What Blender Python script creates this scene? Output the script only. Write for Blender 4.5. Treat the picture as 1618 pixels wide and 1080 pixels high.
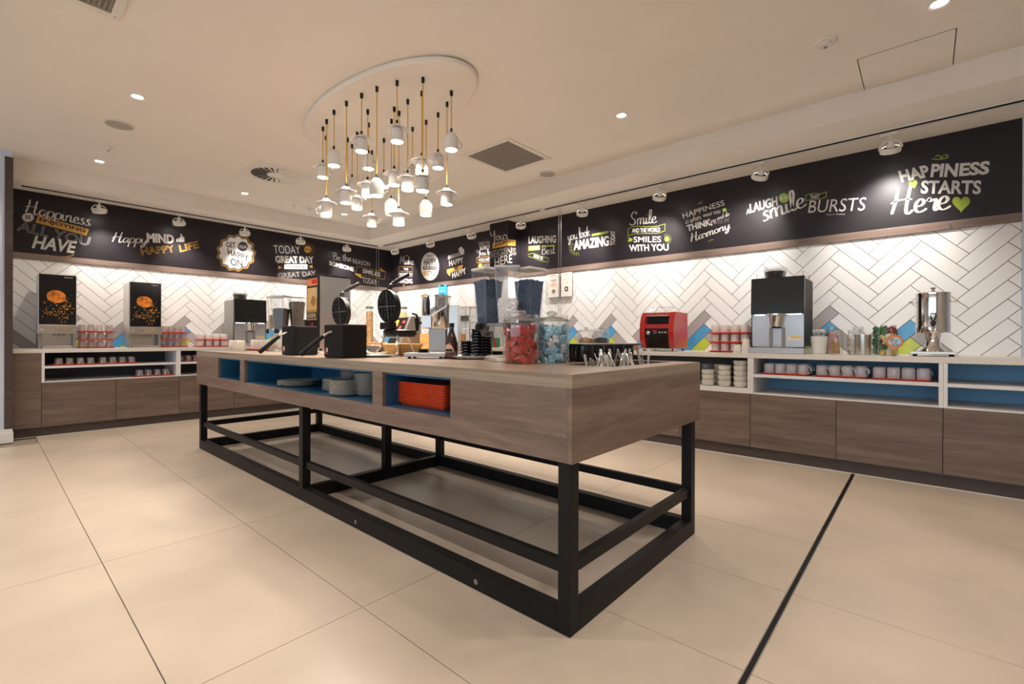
import bpy, bmesh, math, random
from mathutils import Vector, Matrix
random.seed(7)
PI = math.pi
for o in list(bpy.data.objects): bpy.data.objects.remove(o)
scene = bpy.context.scene
COL = scene.collection

# ------------------------------------------------------------------ camera
F = 738.3; YAW = 0.7235; ROLL = 0.0029; CX = 809.0; CY = 534.55
CAM = Vector((5.011, 7.445, 1.0256))
FWD = Vector((-math.cos(YAW), -math.sin(YAW), 0))
R0 = FWD.cross(Vector((0, 0, 1))); U0 = Vector((0, 0, 1))
RV = R0*math.cos(ROLL)+U0*math.sin(ROLL); UV = -R0*math.sin(ROLL)+U0*math.cos(ROLL)
cd = bpy.data.cameras.new('camera'); cam = bpy.data.objects.new('camera', cd); COL.objects.link(cam)
cd.sensor_width = 36; cd.lens = F/1618*36; cd.shift_y = (CY-540)/1618; cd.clip_start = .05; cd.clip_end = 60
cam.matrix_world = Matrix(((RV.x, UV.x, -FWD.x, CAM.x), (RV.y, UV.y, -FWD.y, CAM.y), (RV.z, UV.z, -FWD.z, CAM.z), (0, 0, 0, 1)))
scene.camera = cam
# ------------------------------------------------------------------ world, exposure
w = bpy.data.worlds.new('world'); scene.world = w; w.use_nodes = True
w.node_tree.nodes['Background'].inputs[0].default_value = (1, .9, .8, 1)
w.node_tree.nodes['Background'].inputs[1].default_value = .15
vs = scene.view_settings
vs.view_transform = 'Standard'; vs.look = 'None'; vs.gamma = 1; vs.use_curve_mapping = False; vs.exposure = 0.0
WARM = (1.0, .80, .60); NEUT = (1.0, .89, .76); TRK = (1.0, .95, .89)
E_DOWN = 53.0; E_TRACK = 82.0; E_CUP = 14.0; DOWN_ANGLE = 125

# ------------------------------------------------------------------ pixel helpers (1618x1080 frame)
def ray(x, y): return FWD+RV*((x-CX)/F)+UV*((CY-y)/F)
def on(x, y, ax, v):
    q = ray(x, y); return CAM+q*((v-CAM[ax])/q[ax])
def z_at(px, py, X, Y):
    d = (Vector((X, Y, 0))-Vector((CAM.x, CAM.y, 0))).dot(FWD); return (CAM+ray(px, py)*d).z

# ------------------------------------------------------------------ mesh helpers
class B:
    def __init__(s): s.v = []; s.f = []; s.s = []
    def add(s, vs_, fs, smooth=False):
        n = len(s.v); s.v += [tuple(p) for p in vs_]; s.f += [tuple(i+n for i in f) for f in fs]; s.s += [smooth]*len(fs); return s
    def box(s, x0, y0, z0, x1, y1, z1):
        x0, x1 = min(x0, x1), max(x0, x1); y0, y1 = min(y0, y1), max(y0, y1); z0, z1 = min(z0, z1), max(z0, z1)
        return s.add([(x0,y0,z0),(x1,y0,z0),(x1,y1,z0),(x0,y1,z0),(x0,y0,z1),(x1,y0,z1),(x1,y1,z1),(x0,y1,z1)],
              [(0,3,2,1),(4,5,6,7),(0,1,5,4),(1,2,6,5),(2,3,7,6),(3,0,4,7)])
    def lathe(s, prof, seg=20, c=(0,0,0), m=None, cap=True):
        vs_ = []; fs = []
        for r, z in prof:
            for k in range(seg):
                a = 2*PI*k/seg; p = Vector((r*math.cos(a), r*math.sin(a), z))
                if m: p = m @ p
                vs_.append((p.x+c[0], p.y+c[1], p.z+c[2]))
        for i in range(len(prof)-1):
            for k in range(seg):
                a, b = i*seg+k, i*seg+(k+1) % seg
                fs.append((a, b, b+seg, a+seg))
        if cap:
            if prof[0][0] > 1e-6: fs.append(tuple(reversed(range(seg))))
            if prof[-1][0] > 1e-6: fs.append(tuple(range((len(prof)-1)*seg, len(prof)*seg)))
        return s.add(vs_, fs, True)
    def tube(s, pts, r, seg=8, caps=True):
        pts = [Vector(p) for p in pts]; vs_ = []; fs = []; n = len(pts)
        rr = r if isinstance(r, (list, tuple)) else [r]*n
        for i, p in enumerate(pts):
            t = (pts[min(i+1, n-1)]-pts[max(i-1, 0)]).normalized()
            a = Vector((0, 0, 1)) if abs(t.z) < .9 else Vector((1, 0, 0))
            u = t.cross(a).normalized(); v = t.cross(u)
            for k in range(seg):
                q = 2*PI*k/seg; vs_.append(p+(u*math.cos(q)+v*math.sin(q))*rr[i])
        for i in range(n-1):
            for k in range(seg):
                a, b = i*seg+k, i*seg+(k+1) % seg; fs.append((a, b, b+seg, a+seg))
        if caps: fs += [tuple(reversed(range(seg))), tuple(range((n-1)*seg, n*seg))]
        return s.add(vs_, fs, True)
    def prism(s, poly, d0, d1, fn):
        n = len(poly); vs_ = [fn(p[0], p[1], d0) for p in poly]+[fn(p[0], p[1], d1) for p in poly]
        return s.add(vs_, [tuple(reversed(range(n))), tuple(range(n, 2*n))]+[(i, (i+1) % n, (i+1) % n+n, i+n) for i in range(n)])
    def xf(s, m, start=0):
        s.v = s.v[:start]+[tuple(m @ Vector(p)) for p in s.v[start:]]; return s
def TR(x, y, z): return Matrix.Translation((x, y, z))
def RZ(a): return Matrix.Rotation(a, 4, 'Z')
def RX(a): return Matrix.Rotation(a, 4, 'X')
def RY(a): return Matrix.Rotation(a, 4, 'Y')
def mesh_of(name, b, mat, bevel=0, ang=40):
    me = bpy.data.meshes.new(name); me.from_pydata(b.v, [], b.f)
    if any(b.s): me.polygons.foreach_set('use_smooth', b.s)
    bm = bmesh.new(); bm.from_mesh(me); bmesh.ops.recalc_face_normals(bm, faces=bm.faces)
    if bevel:
        es = [e for e in bm.edges if len(e.link_faces) == 2 and e.calc_face_angle(0) > .6]
        bmesh.ops.bevel(bm, geom=es, offset=bevel, segments=2, affect='EDGES', profile=.6, clamp_overlap=True)
    bm.to_mesh(me); bm.free()
    if any(b.s): me.set_sharp_from_angle(angle=math.radians(ang))
    if mat: me.materials.append(mat)
    return me
def link(name, data, parent=None, loc=None, rot=None):
    o = bpy.data.objects.new(name, data); COL.objects.link(o)
    if parent: o.parent = parent
    if loc: o.location = loc
    if rot: o.rotation_euler = rot
    return o
def obj(name, b, mat, parent=None, bevel=0, loc=None, rot=None, ang=40): return link(name, mesh_of(name, b, mat, bevel, ang), parent, loc, rot)
def tag(o, label, cat, group=None, kind=None):
    o['label'] = label; o['category'] = cat
    if group: o['group'] = group
    if kind: o['kind'] = kind
    return o
def thing(name, label, cat, loc=(0,0,0), rotz=0, group=None):
    o = link(name, None, None, loc, (0, 0, rotz)); o.empty_display_size = .05
    return tag(o, label, cat, group)
def struct(name, b, mat, label, bevel=0):
    o = obj(name, b, mat, None, bevel); o['kind'] = 'structure'; o['label'] = label; return o
def dup(root, label, loc, rotz=None, group=None):
    r = root.copy(); COL.objects.link(r); r.location = loc
    if rotz is not None: r.rotation_euler = (0, 0, rotz)
    r['label'] = label
    if group: r['group'] = group
    for ch in root.children:
        c = ch.copy(); COL.objects.link(c); c.parent = r
        for g in ch.children:
            d = g.copy(); COL.objects.link(d); d.parent = c
    return r
ORD = ['first','second','third','fourth','fifth','sixth','seventh','eighth','ninth','tenth','eleventh','twelfth','thirteenth','fourteenth','fifteenth','sixteenth','seventeenth','eighteenth']

# ------------------------------------------------------------------ materials
def _nt(name):
    m = bpy.data.materials.new(name); m.use_nodes = True; nt = m.node_tree
    return m, nt, nt.nodes['Principled BSDF']
def pm(name, col, rough=.5, metal=0, var=.05, scale=18, bump=0, coat=0, stretch=None, spec=None, world=False):
    m, nt, p = _nt(name); N = nt.nodes; L = nt.links
    tc = N.new('ShaderNodeTexCoord'); mp = N.new('ShaderNodeMapping'); nz = N.new('ShaderNodeTexNoise'); cr = N.new('ShaderNodeValToRGB')
    if stretch: mp.inputs['Scale'].default_value = stretch
    gm = N.new('ShaderNodeNewGeometry') if world else None
    L.new(gm.outputs['Position'] if world else tc.outputs['Object'], mp.inputs['Vector']); L.new(mp.outputs[0], nz.inputs['Vector']); nz.inputs['Scale'].default_value = scale; nz.inputs['Detail'].default_value = 4
    cr.color_ramp.elements[0].position = .3; cr.color_ramp.elements[1].position = .7
    cr.color_ramp.elements[0].color = tuple(max(0, c*(1-var)) for c in col)+(1,)
    cr.color_ramp.elements[1].color = tuple(min(1, c*(1+var)) for c in col)+(1,)
    L.new(nz.outputs['Fac'], cr.inputs[0]); L.new(cr.outputs[0], p.inputs['Base Color'])
    p.inputs['Roughness'].default_value = rough; p.inputs['Metallic'].default_value = metal
    if coat: p.inputs['Coat Weight'].default_value = coat; p.inputs['Coat Roughness'].default_value = .08
    if spec is not None: p.inputs['Specular IOR Level'].default_value = spec
    if bump:
        bp = N.new('ShaderNodeBump'); bp.inputs['Strength'].default_value = bump; bp.inputs['Distance'].default_value = .002
        L.new(nz.outputs['Fac'], bp.inputs['Height']); L.new(bp.outputs[0], p.inputs['Normal'])
    return m
def wood(name, c1, c2, c3, sc, rough=.42):
    m, nt, p = _nt(name); N = nt.nodes; L = nt.links
    tc = N.new('ShaderNodeTexCoord'); mp = N.new('ShaderNodeMapping'); mp.inputs['Scale'].default_value = sc
    oi = N.new('ShaderNodeObjectInfo'); ad = N.new('ShaderNodeVectorMath'); ml = N.new('ShaderNodeMath'); ml.operation = 'MULTIPLY'; ml.inputs[1].default_value = 9
    L.new(oi.outputs['Random'], ml.inputs[0]); L.new(tc.outputs['Object'], ad.inputs[0]); L.new(ml.outputs[0], ad.inputs[1])
    L.new(ad.outputs[0], mp.inputs['Vector'])
    n1 = N.new('ShaderNodeTexNoise'); n1.inputs['Scale'].default_value = 1; n1.inputs['Detail'].default_value = 6; n1.inputs['Roughness'].default_value = .65; n1.inputs['Distortion'].default_value = .6
    L.new(mp.outputs[0], n1.inputs['Vector'])
    n2 = N.new('ShaderNodeTexNoise'); n2.inputs['Scale'].default_value = 6; n2.inputs['Detail'].default_value = 3
    L.new(mp.outputs[0], n2.inputs['Vector'])
    mx = N.new('ShaderNodeMath'); mx.operation = 'MULTIPLY_ADD'; mx.inputs[1].default_value = .35
    L.new(n2.outputs['Fac'], mx.inputs[0]); L.new(n1.outputs['Fac'], mx.inputs[2])
    cr = N.new('ShaderNodeValToRGB'); e = cr.color_ramp.elements
    e[0].position = .48; e[0].color = c1+(1,); e[1].position = .85; e[1].color = c3+(1,)
    k = e.new(.66); k.color = c2+(1,)
    L.new(mx.outputs[0], cr.inputs[0]); L.new(cr.outputs[0], p.inputs['Base Color']); p.inputs['Roughness'].default_value = rough
    bp = N.new('ShaderNodeBump'); bp.inputs['Strength'].default_value = .08; bp.inputs['Distance'].default_value = .001
    L.new(mx.outputs[0], bp.inputs['Height']); L.new(bp.outputs[0], p.inputs['Normal'])
    return m
def glass(name, tint=(1,1,1), gloss=.12, rough=.02, edge=.38, milk=0):
    m = bpy.data.materials.new(name); m.use_nodes = True; nt = m.node_tree; N = nt.nodes; L = nt.links
    for n in list(N):
        if n.type != 'OUTPUT_MATERIAL': N.remove(n)
    out = [n for n in N][0]
    t = N.new('ShaderNodeBsdfTransparent'); g = N.new('ShaderNodeBsdfGlossy'); g.inputs['Roughness'].default_value = rough
    lw = N.new('ShaderNodeLayerWeight'); lw.inputs['Blend'].default_value = .35
    ma = N.new('ShaderNodeMath'); ma.operation = 'MULTIPLY_ADD'; ma.inputs[1].default_value = edge; ma.inputs[2].default_value = gloss*.25
    L.new(lw.outputs['Facing'], ma.inputs[0])
    nz = N.new('ShaderNodeTexNoise'); nz.inputs['Scale'].default_value = 30
    cr = N.new('ShaderNodeValToRGB'); cr.color_ramp.elements[0].color = tuple(c*.97 for c in tint)+(1,); cr.color_ramp.elements[1].color = tuple(tint)+(1,)
    L.new(nz.outputs['Fac'], cr.inputs[0]); L.new(cr.outputs[0], t.inputs['Color'])
    mix = N.new('ShaderNodeMixShader'); L.new(ma.outputs[0], mix.inputs[0]); L.new(t.outputs[0], mix.inputs[1]); L.new(g.outputs[0], mix.inputs[2])
    if milk:
        df = N.new('ShaderNodeBsdfDiffuse'); df.inputs['Color'].default_value = (.9, .88, .86, 1); m2 = N.new('ShaderNodeMixShader'); m2.inputs[0].default_value = milk
        L.new(mix.outputs[0], m2.inputs[1]); L.new(df.outputs[0], m2.inputs[2]); mix = m2
    L.new(mix.outputs[0], out.inputs['Surface']); return m
def emit(name, col, st):
    m, nt, p = _nt(name); p.inputs['Base Color'].default_value = col+(1,)
    p.inputs['Emission Color'].default_value = col+(1,); p.inputs['Emission Strength'].default_value = st; return m
M = {}
M['ceil'] = pm('ceiling_paint', (.85,.785,.705), .85, var=.015, scale=3)
M['white_wall'] = pm('white_wall_daylight_tint', (.60,.66,.78), .8, var=.01, scale=4)  # white wall with the cool blue of daylight mixed into its colour
M['tile'] = pm('white_glazed_tile', (.86,.84,.82), .16, var=.025, scale=2.2, spec=.5, world=True)
M['tile_grey'] = pm('grey_glazed_tile', (.42,.38,.37), .16, var=.04, scale=3)
M['tile_blue'] = pm('blue_glazed_tile', (.10,.36,.66), .16, var=.05, scale=3)
M['tile_green'] = pm('green_glazed_tile', (.52,.60,.07), .16, var=.05, scale=3)
M['grout'] = pm('dark_grout', (.10,.09,.085), .9)
M['floor_tile'] = pm('beige_stone_tile', (.585,.49,.40), .32, var=.11, scale=1.7, bump=.02, world=True)
M['floor_base'] = pm('floor_grout', (.30,.25,.20), .8)
M['band'] = pm('dark_sign_panel', (.0155,.0115,.0145), .42, var=.08, scale=3, spec=.36)
M['wood_door_x'] = wood('brown_oak_laminate_x', (.115,.078,.062), (.158,.108,.086), (.205,.148,.120), (1.3,1.3,16))
M['wood_dark'] = wood('dark_oak_plinth', (.050,.036,.032), (.068,.048,.042), (.085,.060,.052), (1.3,1.3,16))
M['wood_top'] = wood('oak_worktop', (.235,.165,.125), (.295,.215,.165), (.36,.275,.215), (18,1.2,3), .3)
M['wood_edge'] = wood('oak_worktop_edge', (.20,.150,.105), (.30,.235,.175), (.37,.30,.225), (1.0,1.0,60), .4)
M['wood_body'] = wood('brown_oak_body', (.150,.097,.075), (.200,.134,.104), (.27,.190,.150), (1.3,1.3,14), .42)
M['wood_trim'] = wood('brown_wood_trim', (.150,.100,.078), (.195,.135,.108), (.23,.165,.130), (1.2,1.2,20))
M['stone'] = pm('white_stone_worktop', (.74,.70,.65), .35, var=.07, scale=60)
M['carcass'] = pm('white_carcass', (.78,.77,.78), .45, var=.015)
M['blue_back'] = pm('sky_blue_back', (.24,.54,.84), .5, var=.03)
M['slate'] = pm('slate_back', (.085,.085,.10), .6, var=.04)
M['blue_lining'] = pm('deep_blue_lining', (.018,.115,.23), .45, var=.06)
M['black_steel'] = pm('black_powder_steel', (.008,.0075,.0075), .45, var=.15, scale=30, spec=.22)
M['black'] = pm('black_plastic', (.009,.009,.009), .35, var=.1, spec=.3)
M['black_matte'] = pm('black_matte', (.009,.0085,.008), .5, var=.1, spec=.2)
M['black_gloss'] = pm('black_gloss', (.008,.008,.009), .12, var=.1)
M['steel'] = pm('brushed_steel', (.62,.60,.57), .28, 1, var=.06, scale=6, stretch=(1,1,30))
M['chrome'] = pm('polished_steel', (.78,.76,.73), .09, 1, var=.02)
M['steel_mid'] = pm('satin_grey_steel', (.36,.35,.34), .38, .9, var=.05)
M['grey_metal'] = pm('grey_metal', (.30,.29,.28), .5, .4, var=.04)
M['white'] = pm('white_plastic', (.80,.78,.75), .4, var=.02)
M['white_metal'] = pm('white_lamp_metal', (.78,.73,.66), .45, var=.02)
M['china'] = pm('white_china', (.80,.78,.76), .18, var=.015)
M['cream'] = pm('cream_china', (.78,.72,.63), .2, var=.02)
M['plate'] = pm('warm_white_plate', (.70,.66,.60), .25, var=.02)
M['red_tray'] = pm('red_orange_tray', (.78,.055,.018), .38, var=.05)
M['orange_tray'] = pm('orange_red_tray', (.86,.085,.016), .35, var=.05)
M['toaster_red'] = pm('toaster_red', (.48,.018,.016), .26, var=.04, coat=.4)
M['cord'] = pm('gold_braided_cord', (.72,.47,.12), .6, var=.15, scale=300)
M['glass'] = glass('clear_glass', (.985,.985,.985))
M['glass_thick'] = glass('jar_glass', (.975,.985,.98), .28, .02, .5)
M['tumbler'] = glass('tumbler_glass', (.975,.97,.97), .35, .05, .32, .10)
M['glass_rim'] = glass('jar_rim_glass', (.95,.96,.955), .7, .03, .75, .04)
M['acrylic'] = glass('clear_acrylic', (.97,.972,.975), .12, .05, .22, .02)
M['tint_acrylic'] = glass('tinted_acrylic', (.90,.91,.92), .3, .1)
M['pink_china'] = pm('rose_white_china', (.80,.75,.73), .2, var=.015)
M['lilac_china'] = pm('lilac_white_china', (.72,.72,.78), .2, var=.015)
M['bulb'] = emit('lamp_glow', (1.0,.90,.72), 22.0)
M['lens'] = emit('downlight_glow', (1.0,.95,.88), 16.0)
M['ink_white'] = pm('print_white', (.60,.565,.53), .55, var=.03)
M['ink_gold'] = pm('print_gold', (.56,.29,.045), .55, var=.03)
M['ink_green'] = pm('print_green', (.29,.39,.035), .55, var=.03)
M['ink_dark'] = pm('print_dark', (.022,.017,.02), .5, var=.05)
M['ink_grey'] = pm('print_grey', (.16,.14,.145), .55, var=.05)
M['ink_orange'] = pm('print_orange', (.85,.30,.10), .55, var=.05)
M['ink_red'] = pm('print_red', (.62,.03,.03), .5, var=.05)
M['ink_yellow'] = pm('print_yellow', (.85,.62,.05), .5, var=.05)
M['paper'] = pm('paper_card', (.80,.76,.70), .7, var=.02)
M['sky_card'] = pm('blue_card', (.06,.42,.66), .6, var=.04)
M['brown_sauce'] = pm('brown_bottle', (.045,.016,.008), .12, var=.2, coat=.5)
M['pine'] = wood('light_pine', (.50,.24,.075), (.60,.31,.11), (.68,.39,.16), (3,3,14), .5)
M['bread'] = pm('toasted_bread', (.78,.50,.20), .8, var=.2, scale=60, bump=.4)
M['wicker'] = pm('pale_wicker', (.66,.42,.17), .7, var=.25, scale=80, bump=.3)
M['cer_dark'] = pm('dark_cereal', (.035,.020,.014), .8, var=.35, scale=90, bump=.8)
M['cer_blue'] = pm('blue_grey_cereal', (.050,.092,.175), .75, var=.4, scale=90, bump=.8)
M['cer_pale'] = pm('pale_cereal', (.62,.50,.36), .8, var=.15, scale=90, bump=.8)
M['marsh'] = pm('white_marshmallow', (.88,.86,.83), .7, var=.03)
M['red_foil'] = pm('red_foil', (.44,.030,.018), .25, var=.3, scale=40)
M['blue_foil'] = pm('light_blue_foil', (.26,.50,.64), .25, var=.45, scale=90)
M['green_foil'] = pm('green_sachet', (.02,.17,.06), .4, var=.3, scale=40)
M['yellow_foil'] = pm('yellow_sachet', (.82,.52,.03), .4, var=.1)
M['maroon_foil'] = pm('maroon_sachet', (.28,.02,.05), .4, var=.2)
M['pink_foil'] = pm('pink_sachet', (.75,.32,.33), .5, var=.1)
M['orange_rubber'] = pm('orange_rubber', (.85,.22,.03), .5, var=.05)
M['silver'] = pm('silver_cutlery', (.82,.79,.74), .30, .75, var=.1)
M['screen'] = pm('dark_screen', (.008,.008,.007), .2, var=.05)
M['grille'] = pm('vent_mesh', (.30,.265,.215), .7, var=.45, scale=220)
M['spk'] = pm('speaker_mesh', (.42,.38,.33), .7, var=.2, scale=300)
M['teal'] = pm('teal_plastic', (.02,.13,.22), .4)
M['orange_fruit'] = pm('print_orange_fruit', (.72,.20,.025), .4, var=.55, scale=22)
M['juice'] = pm('print_juice', (.80,.34,.04), .4, var=.35, scale=60)
M['nuts'] = pm('nut_mix', (.40,.22,.08), .7, var=.5, scale=70, bump=.6)
M['satin'] = pm('cool_satin_steel', (.56,.57,.60), .32, .65, var=.04)
M['daylight'] = emit('assumed_window_glow', (.70,.85,1.0), 1.9)  # glow of the assumed window, gives cool light to shelves and steel
M['led_red'] = emit('red_display', (1.0,.03,.03), 1.6)
# ================================================================== STRUCTURE
ZC = 2.645; ZM = 2.83; BX = .80; BY = .56          # soffit, main ceiling, bulkhead faces
XE = 4.825; YE = 7.975; XB, YB = 9.2, 12.2          # wall ends, far sides of the room
b = B().box(-.2, -.2, -.14, XB+.1, YB+.1, -.010)
floor = struct('floor', b, M['floor_base'], 'beige stone tiled floor with thin joints')
tm = mesh_of('floor_tile', B().box(-.2985, -.5985, -.0098, .2985, .5985, 0), M['floor_tile'], .0012)
xs = [4.95-.6*i for i in range(-4, 9)]; ys = [7.64-1.2*j for j in range(-2, 7)]
for x in xs:
    for y in ys:
        if x < .15 or y < .2: continue
        if x > 4.83 and y < .5: continue
        t = link('floor_tile', tm, floor, (x, y, 0))
st = struct('trim_1', B().box(.60, 7.031, -.009, 7.4, 7.047, .0012), M['black_matte'], 'dark expansion strip set across the floor tiles')
obj('metal_edge', B().box(.60, 7.0275, -.009, 7.4, 7.031, .0016), M['steel'], st)
obj('metal_edge', B().box(.60, 7.047, -.009, 7.4, 7.0505, .0016), M['steel'], st)

b = B().box(-.2, -.2, ZM, XB+.1, YB+.1, ZM+.12)
ceiling = struct('ceiling', b, M['ceil'], 'warm white plaster ceiling')
obj('bulkhead', B().box(0, 0, ZC, XE+.2, BY, ZM), M['ceil'], ceiling)
obj('bulkhead', B().box(0, BY, ZC, BX, YB, ZM), M['ceil'], ceiling)
# access panel
ap = [on(px, py, 2, ZM) for px, py in ((1353, 95), (1511, 43), (1508, 101), (1366, 141))]
ax0, ax1 = (ap[2].x+ap[3].x)/2, (ap[0].x+ap[1].x)/2; ay0, ay1 = (ap[0].y+ap[3].y)/2, (ap[1].y+ap[2].y)/2
obj('panel_gap', B().box(ax0, ay0, ZM-.0015, ax1, ay1, ZM), M['grout'], ceiling)
obj('access_panel', B().box(ax0+.002, ay0+.006, ZM-.004, ax1-.002, ay1-.006, ZM), M['ceil'], ceiling)

wall_left = struct('wall_left', B().box(-.2, -.2, 0, XE+.05, -.006, ZM), M['grout'], 'left wall with white herringbone tiles')
wall_right = struct('wall_right', B().box(-.2, 0, 0, -.006, YE, ZM), M['grout'], 'right wall with white herringbone tiles')
struct('wall_stub', B().box(XE, -.2, 0, XB, .79, ZM), M['white_wall'], 'pale wall end beside the left counter')
tr = struct('trim_2', B().box(XE-.006, .60, .12, XE+.05, .797, ZM-.06), M['wood_dark'], 'brown wooden corner strip on the wall end')
bs = struct('baseboard_left', B().box(XE-.012, .70, 0, XB, .806, .10).box(XE-.006, .70, .10, XB, .800, .135), M['white'], 'white skirting at the wall end', .003)
struct('wall_right_end', B().box(-.2, YE, 0, .012, YB, ZM), M['white_wall'], 'pale wall beyond the right counter')
struct('wall_back', B().box(-.2, YB, 0, XB+.1, YB+.1, ZM), M['ceil'], 'plain wall behind the viewer')
WY0, WY1, WZ0, WZ1 = 2.6, 10.4, .35, 2.35      # assumed glazed side of the room, behind the viewer
struct('wall_front', B().box(XB, -.2, 0, XB+.1, YB+.1, WZ0).box(XB, -.2, WZ1, XB+.1, YB+.1, ZM).box(XB, -.2, WZ0, XB+.1, WY0, WZ1).box(XB, WY1, WZ0, XB+.1, YB+.1, WZ1), M['ceil'], 'plain wall with an assumed window at the far side of the room')
assumed_win = struct('assumed_window_1', B().box(XB+.03, WY0, WZ0, XB+.07, WY1, WZ0+.05).box(XB+.03, WY0, WZ1-.05, XB+.07, WY1, WZ1), M['white'], 'assumed window with glowing panes, unseen behind the viewer')  # assumed window, never in view, added for its cool light
for k in range(7):
    y = WY0+(WY1-WY0)*k/6; obj('mullion', B().box(XB+.03, y-.025, WZ0+.05, XB+.07, y+.025, WZ1-.05), M['white'], assumed_win)
    if k < 6: obj('glowing_pane', B().box(XB+.048, y+.026, WZ0+.051, XB+.052, WY0+(WY1-WY0)*(k+1)/6-.026, WZ1-.051), M['daylight'], assumed_win)  # panes glow themselves in place of a sky outside

# herringbone tiles -------------------------------------------------
ZT, ZB = 1.888, 1.955
def clip(poly, u0, u1, v0, v1):
    for ax, lim, sg in ((0, u0, 1), (0, u1, -1), (1, v0, 1), (1, v1, -1)):
        out = []
        for i, p in enumerate(poly):
            q = poly[(i+1) % len(poly)]; dp = (p[ax]-lim)*sg; dq = (q[ax]-lim)*sg
            if dp >= 0: out.append(p)
            if dp*dq < 0:
                t = dp/(dp-dq); out.append((p[0]+(q[0]-p[0])*t, p[1]+(q[1]-p[1])*t))
        poly = out
        if len(poly) < 3: return []
    return poly
def area(p): return abs(sum(p[i][0]*p[(i+1) % len(p)][1]-p[(i+1) % len(p)][0]*p[i][1] for i in range(len(p))))/2
LT, WT, GAP = .388, .0994, .0021
cs = math.sqrt(.5)
def herring(parent, fn, u_lo, u_hi, ua, za, no_grey=None):
    P = LT*math.sqrt(2); Q = WT*math.sqrt(2); full = {}
    m0 = int((u_lo-ua)/P)-2; m1 = int((u_hi-ua)/P)+2
    for m in range(m0, m1+1):
        for k in range(-5, 9):
            A = (ua+m*P, za+k*Q)
            for kind in (0, 1):
                if kind == 0: d1 = (-cs, -cs); d2 = (cs, -cs)      # '/' tile ending at A
                else: d1 = (cs, -cs); d2 = (cs, cs)                # '\' tile starting at A
                g = GAP
                pts = []
                for a, c in ((g, g), (LT-g, g), (LT-g, WT-g), (g, WT-g)):
                    pts.append((A[0]+d1[0]*a+d2[0]*c, A[1]+d1[1]*a+d2[1]*c))
                poly = clip(pts, u_lo+.001, u_hi-.001, .905, ZT-.001)
                if len(poly) < 3 or area(poly) < 2e-5: continue
                mt = M['tile']
                if kind == 0 and k == 0 and m != no_grey: mt = M['tile_grey']
                if kind == 0 and k == -1: mt = M['tile_blue']
                if kind == 0 and k == -2: mt = M['tile_green']
                if kind == 1 and k == -2: mt = M['tile_grey']
                if no_grey is not None and m > no_grey: mt = M['tile']
                sg = sum(poly[i][0]*poly[(i+1) % len(poly)][1]-poly[(i+1) % len(poly)][0]*poly[i][1] for i in range(len(poly)))
                if sg < 0: poly = poly[::-1]
                if len(poly) == 4 and abs(area(poly)-(LT-2*g)*(WT-2*g)) < 1e-6:   # whole tile: share mesh
                    key = (kind, mt.name)
                    if key not in full:
                        full[key] = mesh_of('tile', B().prism([(p[0]-A[0], p[1]-A[1]) for p in poly], -.006, 0, fn), mt, .0008)
                    o = link('tile', full[key], parent, fn(A[0], A[1], 0))
                else:
                    obj('tile', B().prism(poly, -.006, 0, fn), mt, parent)
fnL = lambda u, v, d: Vector((-u, d, v))
fnR = lambda u, v, d: Vector((d, u, v))
herring(wall_left, fnL, -XE, 0, -3.218, 1.319)
herring(wall_right, fnR, 0, YE, 6.8067, 1.3285, 1)
# sign band and wood ledge
for i, (u0, u1) in enumerate(((0, 2.05), (2.05, 4.825))):
    obj('sign_panel', B().box(u0+.0008, -.006, ZB, u1-.0008, 0, ZC), M['band'], wall_left)
obj('wood_ledge', B().box(0, -.006, ZT, XE, .014, ZB), M['wood_trim'], wall_left, .002)
for i, (u0, u1) in enumerate(((0, 2.6), (2.6, 5.03), (5.03, 7.975))):
    obj('sign_panel', B().box(-.006, u0+.0008, ZB, 0, u1-.0008, ZC), M['band'], wall_right)
obj('wood_ledge', B().box(-.006, 0, ZT, .014, YE, ZB), M['wood_trim'], wall_right, .002)
for px, py in ((1501.5, 357), (1019, 415), (992, 419)):      # little hooks in the ledge
    p = on(px, py, 0, .014)
    tag(obj('cup_hook', B().tube([(0,0,.012),(.012,0,.012),(.016,0,0),(.010,0,-.008),(.004,0,-.004)], .0022, 6), M['chrome'], None, loc=(.013, p.y, p.z)),
        {1501: 'small metal hook in the ledge under the heart lettering', 1019: 'right one of two small metal hooks in ledge above the toaster', 992: 'left one of two small metal hooks in ledge above the toaster'}[int(px)], 'hook')
# column with the sign wrapped round it
CY1 = on(822, 400, 0, 0).y; CXF = on(803, 400, 1, CY1).x; CY0 = on(774, 400, 0, CXF).y
col = struct('column_right', B().box(0, CY0, .905, CXF, CY1, ZT), M['tile'], 'square column standing against the right wall')
obj('sign_panel', B().box(0, CY0, ZB, CXF, CY1, ZC), M['band'], col)
obj('wood_ledge', B().box(0, CY0-.01, ZT, CXF+.012, CY1+.012, ZB), M['wood_trim'], col)

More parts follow.
